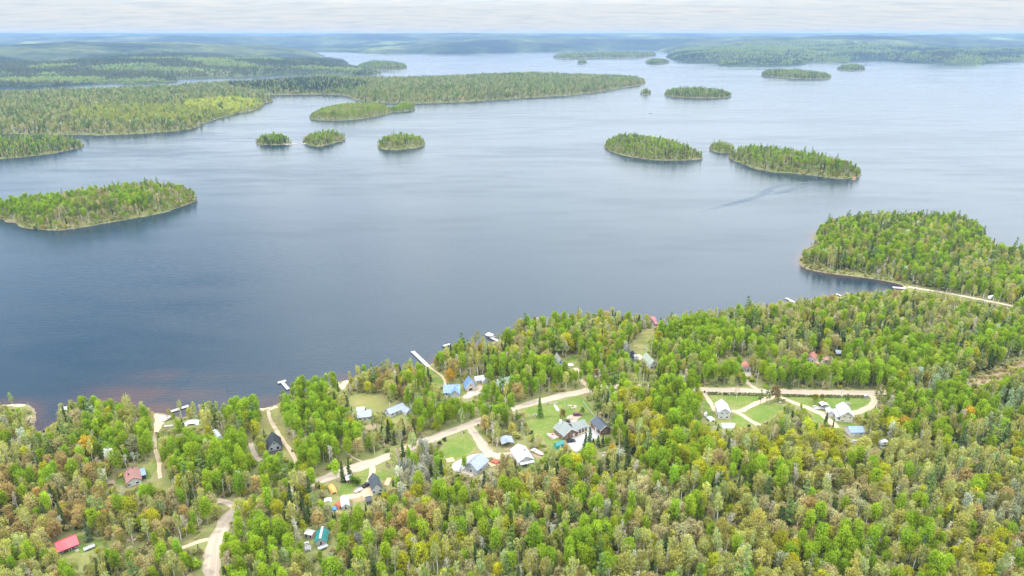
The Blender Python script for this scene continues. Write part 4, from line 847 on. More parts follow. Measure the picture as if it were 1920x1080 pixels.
def pole(px, py, h, label, arm=True, mat='grey_plank', wires=None):
    p = atv(px, py); r = thing('utility_pole', label, 'pole', tuple(p), 0)
    MB().tube([(0, 0, -.8), (0, 0, h)], [.17, .12], 7).build('post', M[mat], r)
    if arm:
        MB().box(-1.1, 1.1, -.06, .06, h - .6, h - .46).build('crossarm', M['post_wood'], r)
        k = MB()
        for x in (-1, 0, 1): k.disc((x, 0, h - .45), .06, .2, 6)
        k.build('insulators', M['lamp_glass'], r)
    x0, y0, _ = proj(p.x, p.y, p.z); x1, y1, _ = proj(p.x, p.y, p.z + h); MASKP.append(np.array([(x0 - 1, y0), (x0 + 1, y0), (x1 + 1, y1), (x1 - 1, y1)], float)); return p
P1 = pole(1554, 729, 10.5, 'utility pole on the wooded side of the straight road'); P0 = pole(1029, 738, 10.5, 'pale utility pole at the road bend above the log house'); P3 = pole(1418, 726, 9.5, 'utility pole by the red roofed house drive'); P4 = pole(1199, 715, 9.5, 'pale utility pole rising from aspens beside the road')
pole(1576, 745.5, 6, 'thin pole standing in the road hedge', False); pole(1058.5, 768, 6.5, 'slim yard lamp post on the lawn behind the log house', False)
pole(1217, 770, 5, 'thin white pole in the woods past the log garage', False, 'white_paint')
for a, b in ((P0, P4), (P4, P3), (P3, P1)):
    k = MB(); d = b - a; h = 10.0
    for x in (-1, 0, 1):
        k.tube([(a + d * t + Vector((0, x * .9, h - .1 - 1.4 * 4 * t * (1 - t)))) for t in np.linspace(0, 1, 9)], .012, 3)
    tag(k.build('power_line', M['rubber']), {0: 'thin power lines strung from the road bend toward the aspens', 1: 'thin power lines along the road above the hidden bend', 2: 'thin power lines strung before the roadside aspens'}[(P0, P4, P3).index(a)], 'power line')
def fence(pts, label, h=1.0, step=2.2, mat='post_wood', rails=2):
    q = [atv(*p) for p in pts]; r = thing('fence', label, 'fence', tuple(q[0])); o = q[0]; k = MB()
    for a, b in zip(q[:-1], q[1:]):
        n = max(1, int((b - a).length / step))
        for i in range(n):
            s, e = a + (b - a) * (i / n) - o, a + (b - a) * ((i + 1) / n) - o
            MB().tube([s + Vector((0, 0, -.4)), s + Vector((0, 0, h))], .08, 5).build('post', M[mat], r)
            for z in np.linspace(h * .5, h * .9, rails): k.tube([s + Vector((0, 0, z)), e + Vector((0, 0, z))], .045, 4)
    k.build('rail', M[mat], r)
fence([(1020, 762), (1032, 757.5)], 'short pale rail fence beside the entrance gate'); fence([(1093, 754), (1102, 766), (1113, 780), (1121, 787), (1140, 797), (1148, 806)], 'white edged fence climbing past the log garage', .9, 2.5, 'white_paint'); fence([(913, 838), (925, 848), (936, 843)], 'wire fence round the corner of the tree clump', 1.2, 2.0)
g = thing('gate', 'grey metal farm gate across the paved entrance', 'gate', tuple(atv(1039, 758)), .12)
k = MB()
for z in (.2, .5, .8, 1.1): k.tube([(-3, 0, z), (3, 0, z)], .04, 5)
for x in np.linspace(-3, 3, 7): k.tube([(x, 0, .15), (x, 0, 1.2)], .035, 5)
k.build('bars', M['silver_paint'], g)
for x in (-3.2, 3.2): MB().box(x - .14, x + .14, -.14, .14, -.3, 1.5).build('post', M['post_wood'], g)
def bin_(px, py, label, mat='black_paint', cat='bin'):
    p = atv(px, py); r = thing('wheelie_bin', label, cat, tuple(p), .2)
    MB().add([(-.28, -.3, .1), (.28, -.3, .1), (.28, .3, .1), (-.28, .3, .1), (-.36, -.38, 1.05), (.36, -.38, 1.05), (.36, .38, 1.05), (-.36, .38, 1.05)], [(0, 3, 2, 1), (4, 5, 6, 7), (0, 1, 5, 4), (1, 2, 6, 5), (2, 3, 7, 6), (3, 0, 4, 7)]).build('body', M[mat], r)
    MB().box(-.4, .4, -.42, .42, 1.07, 1.15).build('lid', M[mat], r, bevel=.02)
    for s in (-1, 1): MB().disc((s * .3 - .04, .34, .12), .12, .08, 8, 'x').build('wheel', M['rubber'], r)
    keep_clear(r, 1, .3)
bin_(896.5, 799, 'black wheeled bin at the fork of the road'); bin_(1321, 736.5, 'black wheeled bin at the end of the road hedge'); bin_(548, 847, 'black bin on the track behind the chalet')
p = atv(1624, 746); r = thing('mail_box_shelter', 'white mailbox shelter at the driveway mouth', 'mailbox', tuple(p)); MB().box(-1.2, 1.2, -.5, .5, .1, 1.5).build('body', M['white_paint'], r, bevel=.05); MB().prism([(-1.4, 1.5), (0, 2.0), (1.4, 1.5)], -.7, .7).build('roof', M['white_metal'], r); MB().box(-.9, .9, -.56, -.5, .4, 1.3).build('door', M['grey_siding'], r); keep_clear(r, 1, .3)
p = atv(1463, 756); r = thing('wooden_bench', 'small pale bench beside the sandy driveway', 'bench', tuple(p), -.4); MB().box(-.9, .9, -.25, .25, .42, .48).build('seat', M['white_paint'], r); MB().box(-.9, .9, .22, .28, .5, .95).build('backrest', M['white_paint'], r)
for x in (-.7, .7): MB().box(x - .05, x + .05, -.22, .22, 0, .42).build('leg', M['dark_wood'], r)
bl, ang = BH.matrix_basis.copy(), BH.rotation_euler.z
def lounger(x, y, rz, label, mat):
    q = bl @ Vector((x, y, .31)); r = thing('deck_chair', label, 'chair', tuple(q), ang + rz)
    MB().box(-.32, .32, -.7, .45, .34, .44).build('seat', M[mat], r); MB().add([(-.32, .45, .40), (.32, .45, .40), (.32, .9, 1.0), (-.32, .9, 1.0), (-.32, .53, .37), (.32, .53, .37), (.32, .98, .97), (-.32, .98, .97)], [(0, 1, 2, 3), (7, 6, 5, 4), (0, 4, 5, 1), (3, 2, 6, 7)]).build('backrest', M[mat], r)
    for sx in (-.28, .28):
        for sy in (-.6, .4): MB().box(sx - .03, sx + .03, sy - .03, sy + .03, 0, .34).build('leg', M['white_paint'], r)
lounger(-8.6, 4.2, .4, 'crimson lounge chair at the outer end of the terrace', 'cushion_red'); lounger(-6.6, 6.6, 2.2, 'crimson lounge chair close to the log house wall', 'cushion_red'); lounger(-7.8, 5.6, 1.2, 'white lounge chair in the middle of the terrace', 'white_gel')
p = bl @ Vector((-8.4, 7.2, .31)); r = thing('patio_table', 'round pale patio table on the log house terrace', 'table', tuple(p)); MB().disc((0, 0, .7), .6, .05, 14).build('table_top', M['white_gel'], r); MB().tube([(0, 0, 0), (0, 0, .7)], .06, 6).build('leg', M['rim_metal'], r)
# causeway stones and the boat's wake
p = at0(555, 270.2, .0); r = thing('stone_bar', 'narrow pale stone bar linking two islets', 'stone bar', tuple(p)); rn = random.Random(4); bm = bmesh.new()
for i in range(60):
    t = rn.uniform(-1, 1); bmesh.ops.create_icosphere(bm, subdivisions=1, radius=1, matrix=Matrix.Translation((t * 19, 4 * math.sin(t * 2.4) + rn.uniform(-3.5, 3.5), .1)) @ Matrix.Diagonal((rn.uniform(1.4, 3.2), rn.uniform(1, 3), rn.uniform(.5, 1), 1)))
me = bpy.data.meshes.new('rocks'); bm.to_mesh(me); bm.free(); me.materials.append(M['post_wood']); link(bpy.data.objects.new('rocks', me), r)
for pts, wd, lb in (([(1310, 398), (1350, 388), (1400, 375), (1430, 366), (1445, 352), (1475, 345), (1520, 341), (1560, 339)], 11, 'dark curved boat wake sweeping below the long island'), ([(1430, 366), (1470, 361), (1495, 352), (1525, 345)], 8, 'inner arm of the dark boat wake')):
    a = gpoly(pts, .02); o, c = ribbon('wake', a, wd, M['wake'], .02 if wd > 9 else .05, flat=0.0, kind='stuff', taper=True, label=lb)
p = at0(427, 736); r = thing('marker_post', 'thin dark marker post standing in the shallow water', 'post', tuple(p)); MB().tube([(0, 0, -2), (.1, 0, 2.6)], .09, 6).build('post', M['dark_wood'], r); MB().box(-.1, .3, -.03, .03, 2.2, 2.6).build('flag', M['dark_wood'], r)
# ------------------------------------------------------------------ trees: a few shapes of each kind, leaf-sized faces through the crown
TR = np.random.default_rng(5)
def unit(v): return v / np.maximum(np.linalg.norm(v, axis=-1, keepdims=True), 1e-9)
def leaves(C, nrm, size, asp=1.3):
    n = len(C); nrm = unit(nrm + TR.normal(0, .55, (n, 3))); t = unit(np.cross(nrm, TR.normal(0, 1, (n, 3)))); b = np.cross(nrm, t)
    s = (size * TR.uniform(.65, 1.3, n))[:, None] * .5
    V = np.stack([C - t * s * asp - b * s * .7, C + t * s * asp * .2 - b * s, C + t * s * asp + b * s * .6, C - t * s * .3 + b * s], 1).reshape(-1, 3)
    return V, np.arange(n * 4).reshape(n, 4)
def tubes(list_):
    V = []; Q = []; o = 0
    for pts, rr, n in list_:
        pts = np.asarray(pts, float); d = unit(np.gradient(pts, axis=0)); u = unit(np.cross(d, np.array([.31, .95, .11]))); w = np.cross(d, u); a = np.arange(n) * 2 * np.pi / n
        ring = pts[:, None] + (u[:, None] * np.cos(a)[None, :, None] + w[:, None] * np.sin(a)[None, :, None]) * np.asarray(rr)[:, None, None]
        V.append(ring.reshape(-1, 3)); k = len(pts)
        i = np.arange(k - 1)[:, None] * n; j = np.arange(n)[None]; j2 = (j + 1) % n
        Q.append(np.stack([i + j, i + j2, i + n + j2, i + n + j], -1).reshape(-1, 4) + o); o += k * n
    return np.concatenate(V), np.concatenate(Q)
def stem(h, r, lean=.04, top=.15, n=6, k=5):
    t = np.linspace(0, 1, k); a, b = TR.uniform(0, 6.28), TR.uniform(.3, 1) * lean * h
    pts = np.stack([b * t**1.6 * math.cos(a), b * t**1.6 * math.sin(a), t * h], 1); pts[0, 2] = -.6
    pts[1:-1, :2] += TR.normal(0, .012 * h, (k - 2, 2)); return pts, r * (1 - (1 - top) * t), n
def on(pts, t):
    s = np.linspace(0, 1, len(pts)); return np.array([np.interp(t, s, pts[:, i]) for i in range(3)])
def branches(st, z0, z1, n, ln, up, r=.06, nn=4):
    out = []
    for i in range(n):
        t = z0 + (z1 - z0) * (i + TR.uniform(0, 1)) / n; p = on(st, t); a = TR.uniform(0, 6.28); l = ln * TR.uniform(.6, 1.1) * (1.15 - .75 * (t - z0) / max(z1 - z0, .01))
        e = up + TR.normal(0, .12); d = np.array([math.cos(a) * math.cos(e), math.sin(a) * math.cos(e), math.sin(e)])
        m = p + d * l * .5 + np.array([0, 0, .06 * l]); out.append((np.stack([p, m, p + d * l + np.array([0, 0, .2 * l])]), np.array([r, r * .7, r * .3]) * (1.1 - .5 * t), nn))
    return out
def blob_crown(lobes, n, size, shell=.62, up=.25):
    # lobes: (centre, radii) clumps; leaves lie through the outer part of each clump
    L_ = np.array([np.concatenate([c, r]) for c, r in lobes]); vol = L_[:, 3] * L_[:, 4] + L_[:, 3] * L_[:, 5]; pick = TR.choice(len(L_), n, p=vol / vol.sum())
    d = unit(TR.normal(0, 1, (n, 3))); d[:, 2] = np.abs(d[:, 2]) * np.where(TR.random(n) < .72, 1, -1); q = TR.uniform(shell, 1.0, n)[:, None]
    C = L_[pick, :3] + d * L_[pick, 3:] * q + TR.normal(0, .16, (n, 3)) * L_[pick, 3:]
    var = TR.normal(.5, .16, len(L_))[pick] + TR.normal(0, .17, n)
    V, Q = leaves(C, d + np.array([0, 0, up]), size); return V, Q, np.repeat(np.clip(var, 0, 1), 4)
def round_lobes(st, h, r, z0, nl, s0, s1, up=1.15):
    lob = []
    for i in range(nl):
        t = (i + .5) / nl; prof = math.sqrt(max(0, 1 - (abs(t - .45) / .62)**2.4)); a = i * 2.4 + TR.uniform(-.4, .4); rr = r * prof * TR.uniform(.3, .72); p = on(st[0], min(1, z0 + (1 - z0) * t)); s = r * TR.uniform(s0, s1)
        lob.append((np.array([p[0] + rr * math.cos(a), p[1] + rr * math.sin(a), h * (z0 + (1 - z0) * (.06 + t * .84))]), np.array([s, s, s * up])))
    return lob
def aspen(h=14, r=2.5, z0=.36, n=1150, size=.45, nl=20):
    st = stem(h * .93, .17)
    return tubes([st] + branches(st[0], z0 * .8, .85, 7, r * .8, .75)), blob_crown(round_lobes(st, h, r, z0, nl, .36, .52), n, size)
def birch(h=13, r=2.2, n=560, size=.40):
    sts = [stem(h * .97, .21, .07, .3)] + ([stem(h * .88, .14, .18, .3)] if TR.random() < .6 else []); lob = []; br = []
    for s in sts: br += branches(s[0], .35, .95, 9, r * .85, 1.0, .075, 3); lob += round_lobes(s, h, r, .42, 14, .24, .4, 1.6)
    return tubes(sts + br), blob_crown(lob, n, size, .3)
def maple(h=10, r=3.2, n=1150, size=.41, z0=.2, nl=30, shell=.55):
    st = stem(h * .7, .19); lob = []; br = branches(st[0], .3, 1, 9, r * .95, .8, .09)
    for i in range(nl):
        u = (i + .5) / nl; th = math.acos(1 - 1.45 * u); a = i * 2.4; c = np.array([math.sin(th) * math.cos(a) * r * .68, math.sin(th) * math.sin(a) * r * .68, h * (z0 + .3) + math.cos(th) * h * (.36)])
        s = r * TR.uniform(.32, .46); lob.append((c + TR.normal(0, .12 * r, 3), np.array([s, s, s])))
    return tubes([st] + br), blob_crown(lob, n, size, shell)
def spruce(h=12, r=2.3, n=720, size=.52, gap=0.0, z0=.06):
    st = stem(h, .15, .015, .08, 5); nl = int(h * 1.5); C = []; D = []; var = []
    for i in range(n):
        lay = TR.integers(0, nl); t = (lay + TR.normal(0, .12)) / nl; t = min(max(t, 0), .99)
        rr = r * (1 - t)**.85 * (.75 + .25 * math.sin(lay * 2.3)); q = math.sqrt(TR.random()); a = TR.uniform(0, 6.28); a += .25 * math.sin(a * 5 + lay * 1.7)
        if TR.random() < gap: continue
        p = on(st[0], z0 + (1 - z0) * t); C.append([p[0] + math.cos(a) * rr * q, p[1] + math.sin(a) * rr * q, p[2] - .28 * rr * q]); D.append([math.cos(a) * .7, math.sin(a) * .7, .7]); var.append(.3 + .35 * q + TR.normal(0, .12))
    V, Q = leaves(np.array(C), np.array(D), size, 1.6); return tubes([st]), (V, Q, np.repeat(np.clip(var, 0, 1), 4))
def pine(h=17, r=3.2, n=760, size=.6):
    st = stem(h * .97, .24, .03, .12); lob = []; br = []
    for i in range(17):
        t = .3 + .7 * (i + .5) / 17; p = on(st[0], t); a = i * 2.4 + TR.uniform(-.5, .5); l = r * (1.15 - .85 * (t - .3) / .7) * TR.uniform(.55, 1.1); e = p + np.array([math.cos(a) * l * .62, math.sin(a) * l * .62, .12 * l])
        br.append((np.stack([p, (p + e) / 2 + [0, 0, -.05], e]), np.array([.08, .06, .03]), 4)); s = max(.55, l * .5); lob.append((e, np.array([s, s, s * .38])))
    lob.append((on(st[0], 1.0), np.array([.6, .6, .8]))); return tubes([st] + br), blob_crown(lob, n, size, .3, .6)
def bare(h=11, r=2.4, n=110, size=.4):
    st = stem(h * .8, .17, .06, .2); br = branches(st[0], .35, 1, 9, r * 1.2, .85, .085, 4); tw = []
    for b in br:
        for k in range(4):
            p = on(b[0], TR.uniform(.4, 1)); d = unit(TR.normal(0, 1, 3) + [0, 0, 1.1]) * r * TR.uniform(.3, .6); tw.append((np.stack([p, p + d * .5, p + d]), np.array([.045, .035, .02]), 3))
    T = tubes([st] + br + tw); C = np.array([t[0][2] for t in tw]); C = C[TR.choice(len(C), n)] + TR.normal(0, .3, (n, 3)); V, Q = leaves(C, TR.normal(0, 1, (n, 3)), size)
    return T, (V, Q, np.repeat(TR.uniform(.2, .9, n), 4))
def snag(h=10):
    st = stem(h, .2, .1, .3, 6, 6); br = branches(st[0], .35, .95, 6, 2.6, .75, .09, 4); tw = []
    for b in br:
        for k in range(2):
            p = on(b[0], TR.uniform(.4, .9)); d = unit(TR.normal(0, 1, 3) + [0, 0, .8]) * 1.1; tw.append((np.stack([p, p + d * .5, p + d]), np.array([.05, .04, .02]), 3))
    return tubes([st]), tubes(br + tw)
def shrub(h=2.2, r=1.5, n=130, size=.5):
    lob = [(np.array([TR.normal(0, r * .4), TR.normal(0, r * .4), h * TR.uniform(.3, .7)]), np.array([r * .5, r * .5, h * .32])) for _ in range(6)]
    st = [(np.array([[0, 0, -.3], [TR.normal(0, .3), TR.normal(0, .3), h * .7]]), np.array([.05, .03]), 4) for _ in range(3)]; return tubes(st), blob_crown(lob, n, size, .3)
KINDS = {  # kind: (builder calls, bark)
    'aspen': ([dict(h=14, r=2.6), dict(h=15, r=2.4, z0=.42), dict(h=13, r=3.1, z0=.3, nl=22), dict(h=12, r=2.5, z0=.2), dict(h=15, r=2.8, z0=.42, nl=20), dict(h=14, r=3.2, nl=26, n=1500)], aspen, 'aspen_bark', 'leaf'),
    'birch': ([dict(), dict(h=14, r=2.4), dict(h=12, r=2.0), dict(h=13, r=2.7, n=640), dict(h=14, r=2.2), dict(h=11, r=2.3)], birch, 'birch_bark', 'leaf'),
    'maple': ([dict(), dict(h=11, r=3.6, n=1450), dict(h=9, r=2.7, n=800), dict(h=12, r=3.3), dict(h=10, r=2.6, shell=.35), dict(h=8, r=2.8, z0=.1), dict(h=11, r=3.0, n=640, shell=.3)], maple, 'grey_bark', 'leaf'),
    'spruce': ([dict(), dict(h=14, r=2.6, n=840), dict(h=10, r=2.2, n=600), dict(h=12, r=1.8, n=560), dict(h=9, r=2.5, n=600), dict(h=13, r=2.1, gap=.3)], spruce, 'pine_bark', 'needle'),
    'pine': ([dict(), dict(h=19, r=3.4, n=840), dict(h=15, r=2.9, n=640), dict(h=16, r=3.6)], pine, 'pine_bark', 'needle'),
    'poplar': ([dict(h=12, r=2.4, z0=.15, n=560, size=.5), dict(h=13, r=2.7, z0=.2, n=600, size=.5), dict(h=11, r=2.2, z0=.12, n=520, size=.5)], aspen, 'birch_bark', 'leaf'),
    'bare': ([dict(), dict(h=12, r=2.1, n=70), dict(h=10, r=2.7, n=160), dict(h=9, r=2.2)], bare, 'birch_bark', 'leaf'),
    'snag': ([dict(), dict(h=8), dict(h=12)], snag, 'dead_wood', 'dead_wood'),
    'shrub': ([dict(), dict(h=1.8, r=1.7), dict(h=3.0, r=1.7, n=190), dict(h=1.3, r=1.2, n=90), dict(h=2.6, r=1.3)], shrub, 'grey_bark', 'leaf')}
HT = {}; VAR = {}; SRC = {}
for kn, (specs, fn, bark, leafm) in KINDS.items():
    VAR[kn] = []; HT[kn] = []; sc = bpy.data.collections.new('shapes of ' + kn); SRC[kn] = sc
    for i, sp_ in enumerate(specs):
        T, Cc = fn(**sp_); tv, tq = T
        if kn == 'snag': cv, cq = Cc; cvar = np.full(len(cv), .5)
        else: cv, cq, cvar = Cc
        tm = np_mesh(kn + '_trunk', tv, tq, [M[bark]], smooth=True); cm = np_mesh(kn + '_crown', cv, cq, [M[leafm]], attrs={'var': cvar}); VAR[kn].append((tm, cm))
        V = np.concatenate([tv, cv]); Q = np.concatenate([tq, cq + len(tv)])
        both = np_mesh(kn + '_shape', V, Q, [M[bark], M[leafm]], mi=np.r_[np.zeros(len(tq)), np.ones(len(cq))], attrs={'var': np.r_[np.full(len(tv), .5), cvar]})
        sc.objects.link(bpy.data.objects.new('%s_shape_%d' % (kn, i), both)); HT[kn].append((cv[:, 2].max(), np.percentile(np.hypot(cv[:, 0], cv[:, 1]), 92), cv[:, 2].min()))
# ------------------------------------------------------------------ planting
TINTS = {'aspen': (.235, .355, .012), 'birch': (.37, .38, .10), 'maple': (.34, .26, .08), 'spruce': (.062, .092, .030), 'pine': (.115, .175, .045), 'poplar': (.43, .46, .33), 'bare': (.46, .43, .31), 'snag': (.5, .5, .5), 'shrub': (.29, .30, .07)}
LIME = (.38, .40, .014); OLIVE = (.345, .345, .08); TAN = (.40, .355, .165); RUST = (.37, .28, .10); GOLD = (.46, .31, .025); SAGE = (.29, .35, .115)
plants = {k: [] for k in KINDS}          # rows: x y z scale rot vid tint(3) depth
def put(kn, x, y, z, s, tint, vid=None, info=None):
    vid = int(TR.integers(len(VAR[kn]))) if vid is None else vid
    k = .90 if kn not in ('shrub', 'spruce') else 1.0; plants[kn].append((x, y, z, s * k * TR.uniform(.9, 1.1), TR.uniform(0, 6.28), vid, *tint, proj(x, y, z)[2], s * TR.uniform(.92, 1.14)))
# what must stay open to view
MASKP.append(np.array([(64,774),(112,774),(104,789),(80,806),(62,812)], float)); MASK = np.zeros((1080, 1920), bool)
for pg in MASKP:
    pg = np.asarray(pg, float); x0, x1 = int(max(0, pg[:, 0].min())), int(min(1919, pg[:, 0].max() + 1)); y0, y1 = int(max(0, pg[:, 1].min())), int(min(1079, pg[:, 1].max() + 1))
    if x1 < x0 or y1 < y0: continue
    X, Y = np.meshgrid(np.arange(x0, x1 + 1), np.arange(y0, y1 + 1)); MASK[y0:y1 + 1, x0:x1 + 1] |= inside(np.stack([X.ravel() + .5, Y.ravel() + .5], 1), pg).reshape(X.shape)
STANDS = [  # x, y, rx, ry (photo), kind, share, tint
 (1380,722,75,7,'aspen',.9,None),(1450,722,60,7,'aspen',.95,None),(1560,722,110,8,'aspen',.93,None),(1640,715,50,18,'aspen',.9,None),(1720,690,90,25,'aspen',.6,None),(1690,660,40,16,'aspen',.85,None),(1870,655,60,16,'aspen',.7,None),
 (840,790,52,20,'aspen',.95,None),(930,788,34,18,'aspen',.97,None),(785,800,28,16,'aspen',.7,None),(585,745,55,22,'aspen',.88,None),(590,800,70,30,'aspen',.8,None),(640,845,50,24,'aspen',.85,None),(460,790,36,26,'aspen',.85,None),(390,800,60,26,'birch',.5,None),(400,850,70,24,'aspen',.9,None),
 (470,890,80,25,'aspen',.93,None),(560,880,60,18,'aspen',.9,None),(350,890,40,16,'aspen',.8,None),(265,930,60,10,'aspen',.9,None),(740,690,60,14,'aspen',.6,None),(1045,715,75,15,'aspen',.9,None),(960,705,40,16,'aspen',.6,None),(1140,690,70,20,'aspen',.5,None),(1270,770,50,50,'aspen',.93,None),(1300,640,60,25,'aspen',.9,None),(1330,680,60,22,'aspen',.8,None),(1235,700,40,16,'aspen',.7,None),
 (1150,832,20,14,'aspen',.95,None),(1690,760,25,25,'aspen',.8,None),(1790,760,50,30,'aspen',.85,None),(1870,730,40,25,'aspen',.7,None),(845,950,40,20,'aspen',.9,None),(1080,960,15,15,'aspen',.9,None),(1250,880,60,30,'aspen',.5,None),(1310,940,24,16,'aspen',.9,None),(1420,900,60,22,'aspen',.55,None),(1110,1010,40,16,'aspen',.8,None),(1010,1055,14,26,'aspen',.95,None),(1095,1060,30,26,'aspen',.85,None),
 (1560,1062,110,32,'aspen',.8,None),(1680,1040,80,26,'aspen',.7,None),(650,1010,45,20,'aspen',.75,None),(560,1060,50,24,'aspen',.8,None),(480,1050,50,30,'aspen',.75,None),(900,1010,50,24,'aspen',.5,None),(345,1070,50,20,'aspen',.8,None),(870,880,14,10,'aspen',.95,None),(825,870,8,30,'aspen',.9,None),(1020,850,24,14,'aspen',.6,None),
 (780,905,36,26,'poplar',.9,(.36,.35,.27)),(800,875,30,22,'poplar',.85,(.37,.36,.28)),(760,930,20,16,'poplar',.8,None),(1870,775,50,22,'poplar',.65,(.26,.34,.17)),(1760,740,40,20,'poplar',.6,(.25,.33,.17)),(1870,970,60,30,'poplar',.7,(.30,.33,.20)),(615,1070,26,14,'poplar',.95,(.27,.31,.22)),(680,1040,8,12,'poplar',.9,(.33,.33,.29)),(735,1055,8,12,'poplar',.9,(.34,.34,.28)),(1460,1075,14,14,'poplar',.9,(.30,.34,.22)),(1170,682,14,10,'poplar',.9,(.38,.38,.32)),(208,880,12,8,'poplar',.95,(.6,.58,.5)),
 (100,935,120,60,'maple',.25,RUST),(250,985,110,40,'maple',.26,RUST),(90,1010,60,40,'maple',.26,RUST),(300,1060,100,30,'maple',.5,TAN),(690,760,55,14,'maple',.6,RUST),(760,735,60,22,'maple',.5,RUST),(700,730,40,12,'maple',.7,OLIVE),(980,940,90,40,'maple',.26,RUST),(700,960,70,40,'maple',.26,RUST),(760,1000,60,30,'maple',.5,RUST),
 (1600,880,160,50,'maple',.4,OLIVE),(1250,1000,70,40,'maple',.4,TAN),(1570,950,90,40,'maple',.4,TAN),(1500,1000,70,40,'maple',.5,TAN),(1380,1010,80,30,'maple',.4,OLIVE),(1620,920,60,30,'maple',.4,LIME),(1720,880,70,30,'birch',.6,None),(1520,860,80,40,'maple',.6,LIME),(1430,870,50,30,'maple',.4,LIME),(1300,850,60,40,'maple',.55,LIME),(1220,830,50,50,'maple',.4,LIME),(1700,985,60,20,'birch',.6,None),(1800,1060,90,30,'maple',.6,LIME),(1890,1060,60,30,'maple',.5,RUST),
 (560,970,30,30,'spruce',.6,None),(630,1000,20,30,'spruce',.5,None),(880,930,60,25,'spruce',.4,None),(1040,905,20,16,'spruce',.8,None),(1130,848,26,8,'spruce',.6,None),(1000,800,14,18,'spruce',.9,None),(1085,790,0,0,'spruce',0,None),(1480,640,110,30,'spruce',.28,None),(1610,650,80,20,'spruce',.2,None),(1200,640,60,30,'spruce',.2,None),(950,690,60,25,'spruce',.25,None),(700,940,20,10,'spruce',.7,None),(1150,870,60,25,'spruce',.4,None),(130,985,16,10,'spruce',.8,None)]
STP = []
for s_ in STANDS:
    if s_[2] > 0: STP.append(s_)
def tint_var(t, a=.13):
    t = (t[0] * .93 + .03, t[1] * .93 + .028, t[2] * .93 + .015) if t[1] > .2 else t
    k = 1 + TR.normal(0, a); h_ = TR.normal(0, .05); return (max(.01, t[0] * k * (1 + h_)), max(.01, t[1] * k), max(.004, t[2] * k * (1 - h_)))
def choose(px, py, x, y):
    for sx, sy, rx, ry, kn, pr, tn in STP:
        q = ((px - sx) / rx)**2 + ((py - sy) / ry)**2
        if q < 1.0 and TR.random() < pr: return kn, tn or TINTS[kn]
    n1 = fbm(x / 26, y / 26, 2, 41); n2 = fbm(x / 34, y / 34, 2, 43); n3 = fbm(x / 30, y / 30, 2, 47)
    w = {'aspen': .11, 'birch': .29, 'maple': .42, 'spruce': .07, 'pine': .03, 'poplar': .015, 'bare': .10, 'snag': .035}
    mt = [(OLIVE, .38), (RUST, .06), (TAN, .26), (LIME, .26), (GOLD, .015)]
    if px < 520 and py > 860: w.update(maple=.46, aspen=.14); mt = [(OLIVE, .34), (RUST, .21), (TAN, .28), (LIME, .20), (GOLD, .015)]
    elif py < 560 and px > 1480: w.update(aspen=.25, birch=.26, maple=.14, pine=.17, spruce=.08, bare=.13)
    elif py < 760 and px > 1250: w.update(aspen=.15, birch=.34, maple=.24, spruce=.11, pine=.07, bare=.13); mt = [(OLIVE, .45), (RUST, .07), (TAN, .26), (LIME, .22)]
    elif py < 800: w.update(aspen=.19, birch=.28, maple=.30, bare=.12)
    elif px > 1150: w.update(maple=.38, birch=.33, spruce=.09); mt = [(OLIVE, .40), (RUST, .06), (TAN, .19), (LIME, .34), (GOLD, .012)]
    if n1 > .60: w['aspen'] *= 5
    if n2 > .60: w['spruce'] *= 2.8
    if n3 > .6: w['birch'] *= 2.4
    ks = list(w); pw = np.array([w[k] for k in ks]); kn = ks[TR.choice(len(ks), p=pw / pw.sum())]
    if kn == 'maple':
        n4 = fbm(x / 22, y / 22, 2, 51); mw = np.array([m_[1] for m_ in mt]); 
        for i, (t_, _) in enumerate(mt):
            if t_ is LIME: mw[i] *= 3 if n4 > .58 else .6
            if t_ is RUST: mw[i] *= 2.2 if n4 < .42 else .7
        return kn, mt[TR.choice(len(mt), p=mw / mw.sum())][0]
    if kn == 'birch' and TR.random() < .35: return kn, (SAGE, OLIVE)[TR.integers(2)]
    return kn, TINTS[kn]
SZ = {'aspen': (.68, 1.12), 'birch': (.75, 1.18), 'maple': (.7, 1.22), 'spruce': (.55, 1.15), 'pine': (.75, 1.1), 'poplar': (.7, 1.05), 'bare': (.7, 1.1), 'snag': (.6, 1.0), 'shrub': (.7, 1.3)}
def covers(kn, vid, s, x, y, z):
    h, r, z0 = HT[kn][vid]; h *= s; r *= s; z0 = max(0, z0) * s
    for f in (0, .2, .4, .6, .8, 1.0):
        zz = z + z0 + (h - z0) * f; k = math.sin(math.pi * min(.95, .12 + .8 * f)) if kn not in ('spruce',) else 1.05 - f
        px, py, d = proj(x, y, zz); w_ = r * .8 * k * FPX / d
        for q in (-w_, -w_ / 2, 0, w_ / 2, w_):
            u, v = int(px + q), int(py)
            if 0 <= u < 1920 and 0 <= v < 1080 and MASK[v, u]: return True
    return False
step = 3.75
cx, cy = np.meshgrid(np.arange(-330, 760, step), np.arange(150, 800, step)); cx = (cx + TR.uniform(-.48, .48, cx.shape) * step).ravel(); cy = (cy + TR.uniform(-.48, .48, cy.shape) * step).ravel()
sdc = _bil(SDG, cx, cy); zc = hgt(cx, cy); pxc, pyc, dc = proj(cx, cy, zc)
ok = (sdc > 1.6) & (pxc > -170) & (pxc < 2090) & (pyc < 1250)
cx, cy, zc, pxc, pyc, dc, sdc = [a[ok] for a in (cx, cy, zc, pxc, pyc, dc, sdc)]; CPt = np.stack([cx, cy], 1); free = np.ones(len(cx), bool)
